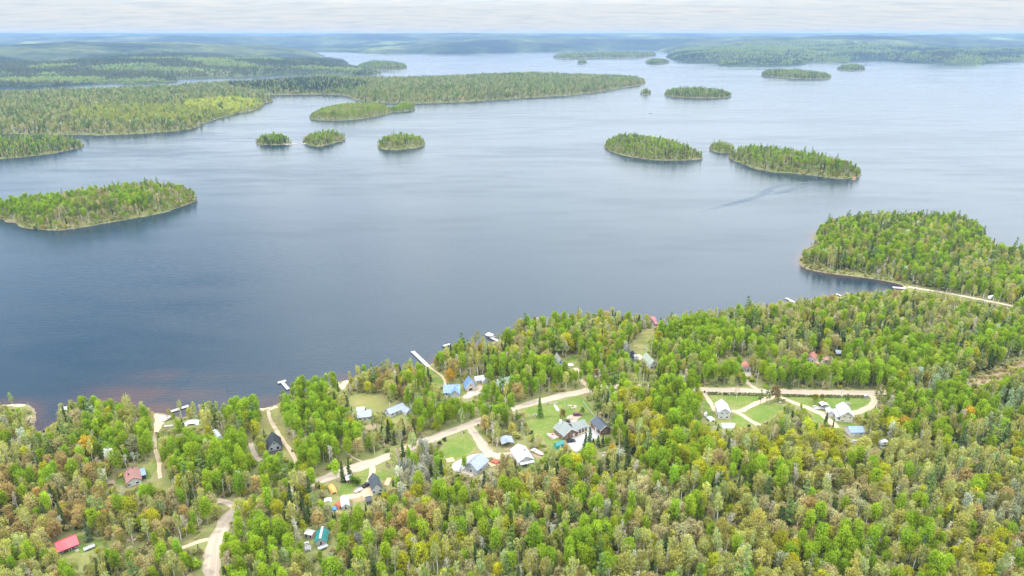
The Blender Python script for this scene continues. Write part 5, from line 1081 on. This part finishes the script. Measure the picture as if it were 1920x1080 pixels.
for line, closed, mg in CLEAR:
    lo = line.min(0) - mg - 1; hi = line.max(0) + mg + 1; sel = np.where((CPt > lo).all(1) & (CPt < hi).all(1) & free)[0]
    if len(sel) == 0: continue
    bad = (sdist(CPt[sel], line) > -mg) if closed else (segdist(CPt[sel], line) < mg); free[sel[bad]] = False
thin = fbm(cx / 40, cy / 40, 2, 77)
PXY = np.stack([pxc, pyc], 1)
marsh = inside(PXY, np.array([(1498,492),(1515,497),(1550,506),(1600,513),(1660,524),(1700,533),(1690,538),(1640,530),(1570,522),(1510,508)], float)) | inside(PXY, np.array([(1500,470),(1520,462),(1545,462),(1550,470),(1530,478),(1505,484)], float))
brushy = inside(PXY, np.array([(1795,716),(1860,694),(1930,664),(1930,704),(1850,726),(1808,730)], float))
for i in np.where(free)[0]:
    x, y, z, px, py = cx[i], cy[i], zc[i], pxc[i], pyc[i]
    if marsh[i]:
        for _ in range(4):
            xs, ys = x + TR.uniform(-2.4, 2.4), y + TR.uniform(-2.4, 2.4)
            if _bil(SDG, xs, ys) > .5: put('shrub', xs, ys, float(hgt(xs, ys)), TR.uniform(.35, .95), tint_var((TAN, OLIVE, (.20, .17, .09), SAGE)[TR.integers(4)], .2))
        if TR.random() < .12: put('birch', x, y, z, TR.uniform(.4, .7), tint_var(OLIVE))
        continue
    if brushy[i]:
        if TR.random() < .85: put('shrub', x, y, z, TR.uniform(.6, 1.3), tint_var(TAN if TR.random() < .6 else OLIVE))
        elif TR.random() < .3: put('bare', x, y, z, TR.uniform(.4, .7), tint_var(TINTS['bare']))
        continue
    kn, tn = choose(px, py, x, y); vid = int(TR.integers(len(VAR[kn]))); s = TR.uniform(*SZ[kn]) * (.88 + .2 * thin[i])
    if sdc[i] < 9: s *= .72
    if TR.random() < .12: kn = 'shrub'; tn = tn if tn[1] > .1 else TINTS['shrub']; vid = int(TR.integers(5)); s = TR.uniform(.8, 1.6)
    t = tint_var(tn)
    if covers(kn, vid, s, x, y, z):
        s2 = s * .5
        if kn != 'shrub' and not covers(kn, vid, s2, x, y, z): s = s2
        else:
            kn, vid, s = 'shrub', int(TR.integers(5)), TR.uniform(.6, 1.1); 
            if covers(kn, vid, s, x, y, z): continue
    put(kn, x, y, z, s, t, vid)
    if TR.random() < .8:
        xs, ys = x + TR.uniform(-2, 2), y + TR.uniform(-2, 2); zs = float(hgt(xs, ys)); ss = TR.uniform(.5, 1.1)
        if _bil(SDG, xs, ys) > .8 and not covers('shrub', 0, ss, xs, ys, zs): put('shrub', xs, ys, zs, ss, tint_var(TINTS['shrub'] if TR.random() < .6 else TAN))
NEAR = {k: len(v) for k, v in plants.items()}
# single trees of the lawns and open yards, each read off the photo (foot of the trunk)
LONE = [('spruce',1012,783,1.0,(.10,.17,.035),0,'slim light green larch standing alone on the big lawn'),('maple',1055,788,.75,(.20,.15,.05),2,'brown budding maple beside the log house chimney'),('maple',1092,778,.6,(.12,.19,.03),2,'round green tree on the lawn next to the maroon suv'),
 ('pine',1425,758,.55,TINTS['pine'],2,'bushy blue green pine at the fork of the sandy driveway'),('pine',1437,754,.6,TINTS['pine'],0,'taller blue green pine next to the brown thicket'),('maple',1452,754,1.2,(.20,.15,.055),4,'broad brown budding tree by the road hedge'),('bare',1380.5,748,1.0,(.24,.18,.08),0,'thin leafless tree on the lawn before the road hedge'),
 ('maple',1527,757,.7,(.20,.21,.02),2,'yellow green round tree beside the gazebo'),('maple',1540,752,.5,(.18,.17,.03),2,'small olive tree close behind the gazebo roof'),('maple',1545,762,.4,(.30,.17,.03),2,'little orange bush next to the white gazebo roof'),('birch',1586,761,.72,(.13,.20,.04),2,'tall oval green tree on the lawn above the beige house'),('shrub',1583,763,1.0,(.03,.09,.02),0,'dark green shrub at the foot of an oval lawn tree'),('birch',1641,773,1.15,(.20,.20,.06),1,'loose pale birch at the bend of the curved driveway'),
 ('spruce',1547,799,.85,TINTS['spruce'],2,'dark young spruce beside the lower sandy driveway'),('spruce',1561,805,.5,TINTS['spruce'],3,'small narrow spruce by the slate blue garage'),('spruce',643,903,.9,TINTS['spruce'],0,'dark fir right behind the red walled shed'),('spruce',656,897,.95,TINTS['spruce'],3,'slim dark fir beside the gravel road near the red walled shed'),('shrub',668,911,1.7,(.09,.15,.015),2,'rounded olive bush between shed and pickup'),
 ('spruce',803,713,.75,TINTS['spruce'],0,'dark fir at the top of the grassy strip'),('spruce',808,716,.6,TINTS['spruce'],4,'lower dark fir on the grassy strip'),('aspen',870,884,.62,TINTS['aspen'],0,'bright aspen pressed against the grey house wall'),('maple',122,1003,.01,TAN,0,None),('birch',700,812,.8,(.2,.22,.06),0,'pale birch in front of the grey roofed bungalow'),
 ('spruce',1097,842,.75,(.06,.11,.05),1,'dense green cedar standing at the paved yard edge'),('spruce',1104,846,.95,(.08,.13,.06),1,'tallest cedar of the clump on the paved yard'),('spruce',1112,841,.7,(.035,.075,.03),4,'dark cedar inside the clump on the paved yard'),('spruce',1121,838,.75,(.07,.12,.05),4,'broad green cedar toward the garage front'),('spruce',1130,836,.65,(.05,.09,.04),2,'small cedar nearest the garage wall'),
 ('spruce',120,992,1.0,TINTS['spruce'],1,'dark spruce rising behind the coral red cabin'),('spruce',168,1015,.9,(.07,.10,.05),5,'grey green spruce beside the coral red cabin lawn'),('birch',965,745,.9,(.18,.2,.06),1,'tall birch in front of the mossy roof'),('snag',313,972,.85,(.5,.5,.5),0,'forked white dead tree in the rusty maples'),('snag',855,1088,.9,(.5,.5,.5),1,'twin trunked grey dead tree at the lower edge of the wood'),('snag',1178,946,.8,(.5,.5,.5),2,'bleached dead crown above the green maples'),('snag',1830,908,1.1,(.5,.5,.5),0,'leaning white dead limbs in the dense wood'),('snag',222,1072,.9,(.5,.5,.5),1,'bone white dead tree below the silver trailer'),
 ('maple',1008,935,.8,GOLD,2,'golden yellow maple in the dark firs below the white ribbed roof'),('maple',778,936,.75,GOLD,2,'golden maple beside the pale poplars'),('maple',806,980,.7,GOLD,2,'second golden maple further below the pale poplars'),('maple',1150,928,.75,(.30,.17,.02),2,'orange gold maple beside the bleached dead crown'),('maple',1535,668,.5,(.42,.19,.03),2,'small bright orange tree by the rusty red roof'),('aspen',1536,684,.6,TINTS['aspen'],3,'bright aspen before the rusty red roof')]
UNIQ = {}
for kn, px, py, s, tn, vid, lb in LONE:
    if lb is None: continue
    x, y, z = at(px, py); n0 = len(plants[kn]); put(kn, float(x), float(y), float(z), s, tn, vid); UNIQ[(kn, n0)] = lb
# hedges along the road: clipped blocks of leaves
def hedge(p0, p1, label, h=1.5, w_=1.3):
    a, b = atv(*p0), atv(*p1); d = b - a; n = d.length; cnt = int(n * 26); C = np.stack([TR.uniform(0, n, cnt), TR.uniform(-.5, .5, cnt) * w_, TR.uniform(.1, 1, cnt) * h], 1); f = TR.random(cnt); C[f < .45, 2] = h * TR.uniform(.88, 1.04, (f < .45).sum()); m_ = (f >= .45) & (f < .85); C[m_, 1] = np.sign(C[m_, 1]) * w_ * TR.uniform(.42, .54, m_.sum())
    V, Q = leaves(C, C * [0, 1, .4] + [0, 0, .3], .42); o = bpy.data.objects.new('hedge', np_mesh('hedge', V, Q, [M['leaf']], attrs={'var': np.repeat(TR.uniform(.1, .8, cnt), 4)})); link(o); o.location = a; o.rotation_euler = (0, 0, math.atan2(d.y, d.x)); o['tint'] = (.085, .105, .028); tag(o, label, 'hedge', 'clipped hedges along the straight road')
hedge((1327, 739.5), (1352, 740), 'short clipped hedge length at the wheeled bin'); hedge((1356, 740.5), (1389, 741), 'clipped hedge length behind the thin leafless tree'); hedge((1391, 741), (1427, 742), 'long clipped hedge length ending at the blue green pines'); hedge((1428, 742), (1436, 742), 'single clipped bush ending the hedge by the brown thicket'); hedge((1464, 743.5), (1535, 744.5), 'clipped hedge above the gazebo lawn'); hedge((1537, 744.5), (1576, 745), 'clipped hedge length reaching the thin road pole'); hedge((1579, 745), (1620, 746), 'clipped hedge length reaching the white mailbox shelter'); hedge((1654, 745), (1668, 745), 'last clipped hedge past the curved driveway mouth')
# ------------------------------------------------------------------ woods over the water
def plant_land(label, spacing, mix_, tints, grow=(.7, 1.05), sd0=-.2, accent=None):
    poly, hf, lo, hi = LANDS[label]
    X, Y = np.meshgrid(np.arange(lo[0], hi[0], spacing), np.arange(lo[1], hi[1], spacing)); X = (X + TR.uniform(-.48, .48, X.shape) * spacing).ravel(); Y = (Y + TR.uniform(-.48, .48, Y.shape) * spacing).ravel()
    px, py, d = proj(X, Y, 0 * X); k = (px > -120) & (px < 2040); X, Y = X[k], Y[k]; P = np.stack([X, Y], 1); h, w = hf(P); k = w > sd0; X, Y, h, w = X[k], Y[k], h[k], w[k]
    px, py, d = proj(X, Y, h); n1 = fbm(X / 60, Y / 60, 3, 61); ks = list(mix_); pw = np.array([mix_[q] for q in ks]); pw /= pw.sum()
    for i in range(len(X)):
        kn = ks[TR.choice(len(ks), p=pw)]; tn = tints.get(kn, TINTS[kn])
        if isinstance(tn, list): tn = tn[min(len(tn) - 1, int(np.clip((n1[i] - .3) / .4, 0, .999) * len(tn)))] if TR.random() < .7 else tn[TR.integers(len(tn))]
        g_ = 1.0
        if accent:
            for ax, ay, rx, ry, t2, k2 in accent:
                if ((px[i] - ax) / rx)**2 + ((py[i] - ay) / ry)**2 < 1 and TR.random() < .8: tn = t2; kn = k2
        s = TR.uniform(*grow) * (.62 + .42 * min(1, w[i] / 22)) * (.9 + .25 * n1[i]) * (spacing / 5.0 if spacing > 6 else 1)**.55
        put(kn, X[i], Y[i], h[i], s, tint_var(tn, .1))
        if w[i] < 9 and TR.random() < .8: put('shrub', X[i] + TR.uniform(-2, 2), Y[i] + TR.uniform(-2, 2), max(h[i] - .3, .2), TR.uniform(.7, 1.5) * (spacing / 5)**.5, tint_var(OLIVE if TR.random() < .6 else SAGE))
mx1 = {'aspen': .2, 'birch': .34, 'maple': .22, 'spruce': .10, 'pine': .06, 'bare': .06}
dk = {'birch': .3, 'spruce': .26, 'pine': .18, 'aspen': .12, 'maple': .14}
ISL_M = [OLIVE, TAN, (.22, .24, .04)]
plant_land('green and tan wooded island off the shore', 4.4, {'aspen': .22, 'birch': .38, 'maple': .2, 'spruce': .04, 'pine': .05, 'bare': .11}, {'maple': [TAN, OLIVE, RUST], 'birch': [(.24, .26, .06), TAN, OLIVE]}, accent=[(60, 395, 70, 16, TINTS['aspen'], 'aspen'), (250, 385, 30, 12, TINTS['aspen'], 'aspen')])
plant_land('dark green wooded spit below the big yellow green shore', 5, dk, {'maple': ISL_M, 'birch': [SAGE, OLIVE]})
plant_land('islet of spiky spruces beside a sand bar', 4.6, {'spruce': .35, 'aspen': .4, 'birch': .25}, {}, (.7, 1.2)); plant_land('green islet at the other end of the sand bar', 4.8, mx1, {'maple': ISL_M, 'birch': [SAGE, OLIVE]}); plant_land('small green island alone in open water', 4.8, mx1, {'maple': ISL_M, 'birch': [SAGE, OLIVE]})
for lb in ('oval wooded island in the middle of the lake', 'tiny round island between two larger ones', 'long wooded island tapering to a rocky tip'): plant_land(lb, 4.6, {'aspen': .2, 'birch': .36, 'maple': .2, 'spruce': .09, 'pine': .07, 'bare': .08}, {'maple': ISL_M, 'birch': [SAGE, OLIVE, (.2, .24, .06)]})
plant_land('pale green island in front of the long wooded one', 5.5, {'birch': .5, 'aspen': .25, 'maple': .15, 'bare': .1}, {'birch': [(.24, .27, .08), OLIVE], 'maple': [TAN, OLIVE]}, accent=[(755, 205, 26, 8, TINTS['aspen'], 'aspen'), (690, 195, 30, 6, (.12, .24, .03), 'aspen')])
for lb in ('low grey green island under the far green shore', 'tiny dark islet off the tip of the long wooded shore', 'dark wooded island close to the far green shore', 'small dark island beside the far green shore', 'blue green wooded island in the far water', 'speck of an island in the far water', 'light green islet by the far green point'): plant_land(lb, 7 if 'low' in lb or 'islet off' in lb else 9, dk, {'maple': ISL_M, 'birch': [SAGE, OLIVE]})
plant_land('long dark island before the far shore', 16, dk, {'maple': ISL_M, 'birch': [SAGE, OLIVE]})
plant_land('broad wooded peninsula of yellow green trees across the lake', 8.6, {'aspen': .12, 'birch': .33, 'maple': .36, 'spruce': .08, 'pine': .03, 'bare': .08}, {'maple': [OLIVE, (.20, .22, .05), TAN, (.2, .24, .03)], 'birch': [SAGE, OLIVE, (.19, .21, .07)], 'aspen': [(.14, .24, .03), SAGE]},
   accent=[(425, 203, 80, 14, (.44, .48, .06), 'maple'), (280, 218, 150, 16, (.30, .34, .045), 'maple'), (560, 162, 130, 13, (.05, .085, .035), 'spruce'), (1080, 136, 120, 6, (.11, .18, .05), 'birch')])  # first ellipse: yellow-green trees, with sunlight on the ridge put into their tint
def plant_far(n, pxr, dr, mixes, grow):
    a = np.arctan((TR.uniform(*pxr, n) - 960) / FPX * .94); d = np.sqrt(TR.uniform(dr[0]**2, dr[1]**2, n)); X, Y = d * np.sin(a), d * np.cos(a); P = np.stack([X, Y], 1); sd = sdist(P, FARP)
    for hp in HOLES[:2]: sd = np.minimum(sd, -sdist(P, hp))
    k = sd > 4; X, Y, P, sd = X[k], Y[k], P[k], sd[k]
    fi = np.clip((np.hypot(X, Y) / 2600), 1, 33000 / 2600); ri = np.log(fi) / math.log(33000 / 2600) * 229; ai = (np.arctan2(X, Y) - aa[0]) / (aa[-1] - aa[0]) * 519; r0 = np.clip(ri.astype(int), 0, 228); a0 = np.clip(ai.astype(int), 0, 518); fr, fa = ri - r0, ai - a0; G = HF.reshape(230, 520)
    Z = (G[r0, a0] * (1 - fr) + G[r0 + 1, a0] * fr) * (1 - fa) + (G[r0, a0 + 1] * (1 - fr) + G[r0 + 1, a0 + 1] * fr) * fa
    n1 = fbm(X / 420, Y / 300, 3, 71)
    for i in range(len(X)):
        if Z[i] < .4: continue
        ks, tn = mixes[min(len(mixes) - 1, int(np.clip((n1[i] - .32) / .36, 0, .999) * len(mixes)))]; kn = ks[TR.integers(len(ks))]; put(kn, X[i], Y[i], Z[i] - .5, TR.uniform(*grow), tint_var(tn[TR.integers(len(tn))], .1))
DKM = [(.07, .11, .048), (.11, .155, .065), (.085, .13, .055)]; MDM = [(.14, .17, .07), (.11, .15, .06), (.18, .18, .08)]; LTM = [(.30, .40, .10), (.36, .42, .13), (.25, .36, .10)]
plant_far(30000, (-40, 760), (3000, 5600), [(['spruce', 'pine', 'maple'], DKM), (['maple', 'pine'], MDM), (['maple', 'birch'], MDM), (['maple'], LTM)], (.95, 1.45))
plant_far(26000, (1230, 1960), (5000, 8200), [(['maple', 'pine'], DKM), (['maple', 'aspen'], LTM), (['maple'], MDM), (['maple', 'aspen'], LTM), (['maple', 'aspen'], LTM)], (1.0, 1.6))
# ------------------------------------------------------------------ the 300 of a kind that show largest stand alone; the rest of the kind is one wood
PLACES = [('around the coral red cabin', 128, 1030), ('around the teal roofed cabin', 597, 1015), ('beside the gravel road at its lower end', 400, 1060), ('below the reddish brown bungalow roof', 258, 945), ('below the dark slate roofed house', 709, 960), ('in front of the grey house and white ribbed roof', 930, 905), ('below the brown log house', 1090, 890), ('below the white gabled house', 1365, 860), ('below the long slate blue garage', 1605, 880), ('in the deep wood far below the log house', 1090, 1030), ('in the deep wood far below the white gabled house', 1350, 1030), ('in the deep wood far below the slate blue garage', 1620, 1020), ('in the lower corner opposite the gravel road', 1850, 1020), ('in the deep wood below the pale poplars', 830, 1030), ('by the pale poplars near the grey house', 780, 900), ('in the wood above the silver poplars on the slope', 1840, 830), ('along the straight road with hedges', 1500, 720), ('around the steep blue cabin roof', 870, 750), ('near the sandy boat ramp', 290, 800), ('around the black roofed chalet', 510, 850), ('in the tawny wood away from the coral red cabin', 40, 930), ('around the cove', 1700, 540), ('on the wooded shore by the red dock', 1250, 640), ('above the mossy steep roof', 1000, 670), ('by the dry meadow', 690, 760), ('beyond the end of the hedged road', 1800, 700)]
NAMES = {'aspen': 'aspen_tree', 'birch': 'birch_tree', 'maple': 'maple_tree', 'spruce': 'spruce_tree', 'pine': 'pine_tree', 'poplar': 'poplar_tree', 'bare': 'budding_tree', 'snag': 'dead_tree', 'shrub': 'shrub'}
LOOK = {'aspen': 'bright green aspen', 'spruce': 'dark green spruce', 'pine': 'blue green pine', 'poplar': 'pale silvery poplar', 'bare': 'nearly leafless pale twigged tree', 'snag': 'white dead tree', 'shrub': 'low leafy shrub'}
def look(kn, t):
    if kn == 'birch': return 'light olive birch with white trunk' if t[0] > .15 else 'sage green birch with white trunk'
    if kn != 'maple': return LOOK[kn]
    best = min((('olive maple', OLIVE), ('tan budding maple', TAN), ('rust coloured maple', RUST), ('lime green maple', LIME), ('golden maple', GOLD)), key=lambda p: sum(abs(a - b) for a, b in zip(p[1], t))); return best[0]
def wood(kn, rows):
    A = np.array(rows, float); V = A[:, :3]; me = bpy.data.meshes.new(kn + '_woods'); me.vertices.add(len(V)); me.vertices.foreach_set('co', V.astype(np.float32).ravel())
    def att(n, t, d, f): a_ = me.attributes.new(n, t, 'POINT'); a_.data.foreach_set(f, d)
    att('vid', 'INT', A[:, 5].astype(np.int32), 'value'); rot = np.zeros((len(A), 3), np.float32); rot[:, 2] = A[:, 4]; att('rot', 'FLOAT_VECTOR', rot.ravel(), 'vector')
    scl = np.stack([A[:, 3], A[:, 3], A[:, 10]], 1).astype(np.float32); att('scl', 'FLOAT_VECTOR', scl.ravel(), 'vector'); att('tint', 'FLOAT_VECTOR', A[:, 6:9].astype(np.float32).ravel(), 'vector'); me.update()
    o = bpy.data.objects.new(kn + '_woods', me); link(o)
    ng = bpy.data.node_groups.new(kn + '_woods', 'GeometryNodeTree'); ng.interface.new_socket('Geometry', in_out='INPUT', socket_type='NodeSocketGeometry'); ng.interface.new_socket('Geometry', in_out='OUTPUT', socket_type='NodeSocketGeometry')
    gi = ng.nodes.new('NodeGroupInput'); go = ng.nodes.new('NodeGroupOutput'); ip = ng.nodes.new('GeometryNodeInstanceOnPoints'); ci = ng.nodes.new('GeometryNodeCollectionInfo'); ci.inputs['Collection'].default_value = SRC[kn]; ci.inputs['Separate Children'].default_value = True; ci.inputs['Reset Children'].default_value = True
    def na(n, t): q = ng.nodes.new('GeometryNodeInputNamedAttribute'); q.data_type = t; q.inputs['Name'].default_value = n; return q.outputs['Attribute']
    e2r = ng.nodes.new('FunctionNodeEulerToRotation'); L(ng, na('rot', 'FLOAT_VECTOR'), e2r.inputs[0])
    L(ng, gi.outputs[0], ip.inputs['Points']); L(ng, ci.outputs[0], ip.inputs['Instance']); ip.inputs['Pick Instance'].default_value = True; L(ng, na('vid', 'INT'), ip.inputs['Instance Index']); L(ng, e2r.outputs[0], ip.inputs['Rotation']); L(ng, na('scl', 'FLOAT_VECTOR'), ip.inputs['Scale']); L(ng, ip.outputs[0], go.inputs[0])
    md = o.modifiers.new('plant', 'NODES'); md.node_group = ng; return o
N_EACH = 300
WOODL = {'aspen': 'bright green aspens spread through all the woods', 'birch': 'airy olive birches spread through all the woods', 'maple': 'budding olive, tan and rust maples filling the woods', 'spruce': 'dark spiky spruces dotted through the woods', 'pine': 'blue green pines dotted through the woods', 'poplar': 'pale silvery poplars in patches of the woods', 'bare': 'pale leafless trees scattered through the woods', 'snag': 'white dead trunks scattered through the woods', 'shrub': 'low olive undergrowth between the trees'}
for kn, rows in plants.items():
    A = np.array(rows, float); px, py, d = proj(A[:, 0], A[:, 1], A[:, 2] + np.array([HT[kn][int(v)][0] for v in A[:, 5]]) * A[:, 10] * .75)
    score = np.array([HT[kn][int(v)][0] for v in A[:, 5]]) * A[:, 3] / d; score[(px < 4) | (px > 1916) | (py > 1076)] = -1
    if kn == 'shrub': score[:] = -1
    for (k2, i), lb in UNIQ.items():
        if k2 == kn: score[i] = 1e3
    order = np.argsort(-score); solo = [i for i in order[:N_EACH] if score[i] > 0]; ss = set(solo)
    for i in solo:
        x, y, z, s, rz, vid, t0, t1, t2, _, sz = rows[i]; tm, cm = VAR[kn][vid]; r = bpy.data.objects.new(NAMES[kn], None); COL.objects.link(r); r.empty_display_size = .5
        r.location = (x, y, z); r.rotation_euler = (0, 0, rz); r.scale = (s, s, sz)
        o1 = bpy.data.objects.new('trunk', tm); COL.objects.link(o1); o1.parent = r; o2 = bpy.data.objects.new('crown' if kn != 'snag' else 'branches', cm); COL.objects.link(o2); o2.parent = r; o2['tint'] = (t0, t1, t2)
        lb = UNIQ.get((kn, i))
        if lb: tag(r, lb, 'tree' if kn != 'shrub' else 'shrub')
        else:
            pl = min(PLACES, key=lambda p: ((p[1] - px[i]))**2 + ((p[2] - py[i]) * 1.3)**2)[0]; lb = look(kn, (t0, t1, t2)) + ' ' + pl; tag(r, lb, 'tree' if kn != 'shrub' else 'shrub', lb.replace(' with white trunk', '').replace('tree', 'trees', 1) + ' group')
    rest = [rows[i] for i in range(len(rows)) if i not in ss]
    if rest: tag(wood(kn, rest), WOODL[kn], 'woods', kind='stuff')
print('PLANTED', {k: len(v) for k, v in plants.items()}, 'near', NEAR)
SUN_E, SKY_S, CLOUD_S, HAZE_C, HAZE_D, EXPO = 2.1, .12, 3.6, (.32, .50, .80), 6.2e-5, .76
# ------------------------------------------------------------------ camera, sky, sun, air
cam = bpy.data.objects.new('camera', bpy.data.cameras.new('camera')); link(cam); S.camera = cam
cam.location = (0, 0, CAMH); cam.rotation_euler = (math.pi / 2 - PITCH, 0, 0); cam.data.lens = 24; cam.data.sensor_width = 36; cam.data.clip_end = 120000; cam.data.clip_start = 1
SUN_EL, SUN_AZ = rad(50), rad(-100)               # azimuth measured from +Y towards +X: high over the left shoulder
sd_ = Vector((math.sin(SUN_AZ) * math.cos(SUN_EL), math.cos(SUN_AZ) * math.cos(SUN_EL), math.sin(SUN_EL)))
sl = bpy.data.lights.new('sun', 'SUN'); sl.energy = SUN_E; sl.angle = rad(3.0); sl.color = (1, .95, .87)
so = bpy.data.objects.new('sun', sl); link(so); so.rotation_euler = sd_.to_track_quat('Z', 'Y').to_euler(); so.location = (0, 0, 1000)
w = bpy.data.worlds.new('World'); S.world = w; w.use_nodes = True; nt = w.node_tree; nt.nodes.clear()
out = N(nt, 'ShaderNodeOutputWorld'); sky = N(nt, 'ShaderNodeTexSky', sky_type='NISHITA'); sky.sun_disc = False; sky.sun_elevation = SUN_EL; sky.sun_rotation = SUN_AZ; sky.air_density = 1.0; sky.dust_density = .6; sky.altitude = 300
b1 = N(nt, 'ShaderNodeBackground'); b1.inputs[1].default_value = SKY_S; L(nt, sky.outputs[0], b1.inputs[0])
tc = N(nt, 'ShaderNodeTexCoord'); sp = N(nt, 'ShaderNodeSeparateXYZ'); L(nt, tc.outputs['Generated'], sp.inputs[0])
zz = mth(nt, 'ADD', mth(nt, 'MAXIMUM', sp.outputs['Z'], 0.0), .075)
cb = N(nt, 'ShaderNodeCombineXYZ'); L(nt, mth(nt, 'DIVIDE', sp.outputs['X'], zz), cb.inputs[0]); L(nt, mth(nt, 'DIVIDE', sp.outputs['Y'], zz), cb.inputs[1])
def skyn(s, det, off):
    mp = N(nt, 'ShaderNodeMapping'); mp.inputs['Location'].default_value = off; mp.inputs['Scale'].default_value = (s * .8, s * 1.5, s); L(nt, cb.outputs[0], mp.inputs[0]); return noise(nt, 1, det, mp.outputs[0], .6)
c1 = skyn(.55, 6, (3.1, 1.7, 0)); c2 = skyn(1.6, 5, (7.7, 2.2, 0)); cc = mix(nt, .4, c1, c2)
hor = ramp(nt, sp.outputs['Z'], [(.0, (.95,) * 3), (.05, (.7,) * 3), (.12, (.42,) * 3), (.30, (.26,) * 3), (.7, (.27,) * 3)])
cov = ramp(nt, mth(nt, 'ADD', mth(nt, 'ADD', cc, mth(nt, 'MULTIPLY', sp.outputs['X'], .16)), mth(nt, 'MULTIPLY', hor, .42)), [(.46, (0, 0, 0)), (.62, (1, 1, 1))])
ccol = ramp(nt, skyn(2.4, 6, (1.2, 5.5, 0)), [(.34, (.78, .85, .93)), (.48, (.90, .95, 1.0)), (.62, (1, 1, 1))])
b2 = N(nt, 'ShaderNodeBackground'); b2.inputs[1].default_value = CLOUD_S; L(nt, mix(nt, 1.0, ccol, ramp(nt, sp.outputs['Z'], [(0, (.98, 1, 1)), (.12, (.96, 1, 1.0)), (.5, (1, 1, 1)), (1, (1, 1, 1))]), 'MULTIPLY'), b2.inputs[0]); L(nt, mth(nt, 'MULTIPLY', ramp(nt, sp.outputs['Z'], [(0, (.133,) * 3), (.035, (.145,) * 3), (.10, (.30,) * 3), (.28, (.45,) * 3), (.5, (.6,) * 3), (.9, (1,) * 3)]), CLOUD_S), b2.inputs[1])
mx = N(nt, 'ShaderNodeMixShader'); L(nt, cov, mx.inputs[0]); L(nt, b1.outputs[0], mx.inputs[1]); L(nt, b2.outputs[0], mx.inputs[2]); L(nt, mx.outputs[0], out.inputs[0])
hz = MB().box(-41000, 41000, -3000, 41000, -5, 222)
m, nt, out = new_mat('pale_air'); pv = N(nt, 'ShaderNodeVolumePrincipled'); pv.inputs['Color'].default_value = (*HAZE_C, 1); pv.inputs['Density'].default_value = HAZE_D; pv.inputs['Density Attribute'].default_value = ''; pv.inputs['Anisotropy'].default_value = 0.2
L(nt, pv.outputs[0], out.inputs['Volume'])
hazeo = hz.build('haze', m); tag(hazeo, 'thin blue haze over the distant hills', 'haze', kind='stuff')
vs = S.view_settings; vs.view_transform = 'Standard'; vs.look = 'None'; vs.gamma = 1; vs.use_curve_mapping = False; vs.exposure = EXPO
S.render.engine = 'CYCLES'; c = S.cycles; c.max_bounces = 6; c.diffuse_bounces = 4; c.glossy_bounces = 2; c.transmission_bounces = 3; c.volume_bounces = 0; c.transparent_max_bounces = 6
c.use_denoising = True; c.sample_clamp_indirect = 6; c.caustics_reflective = False; c.caustics_refractive = False
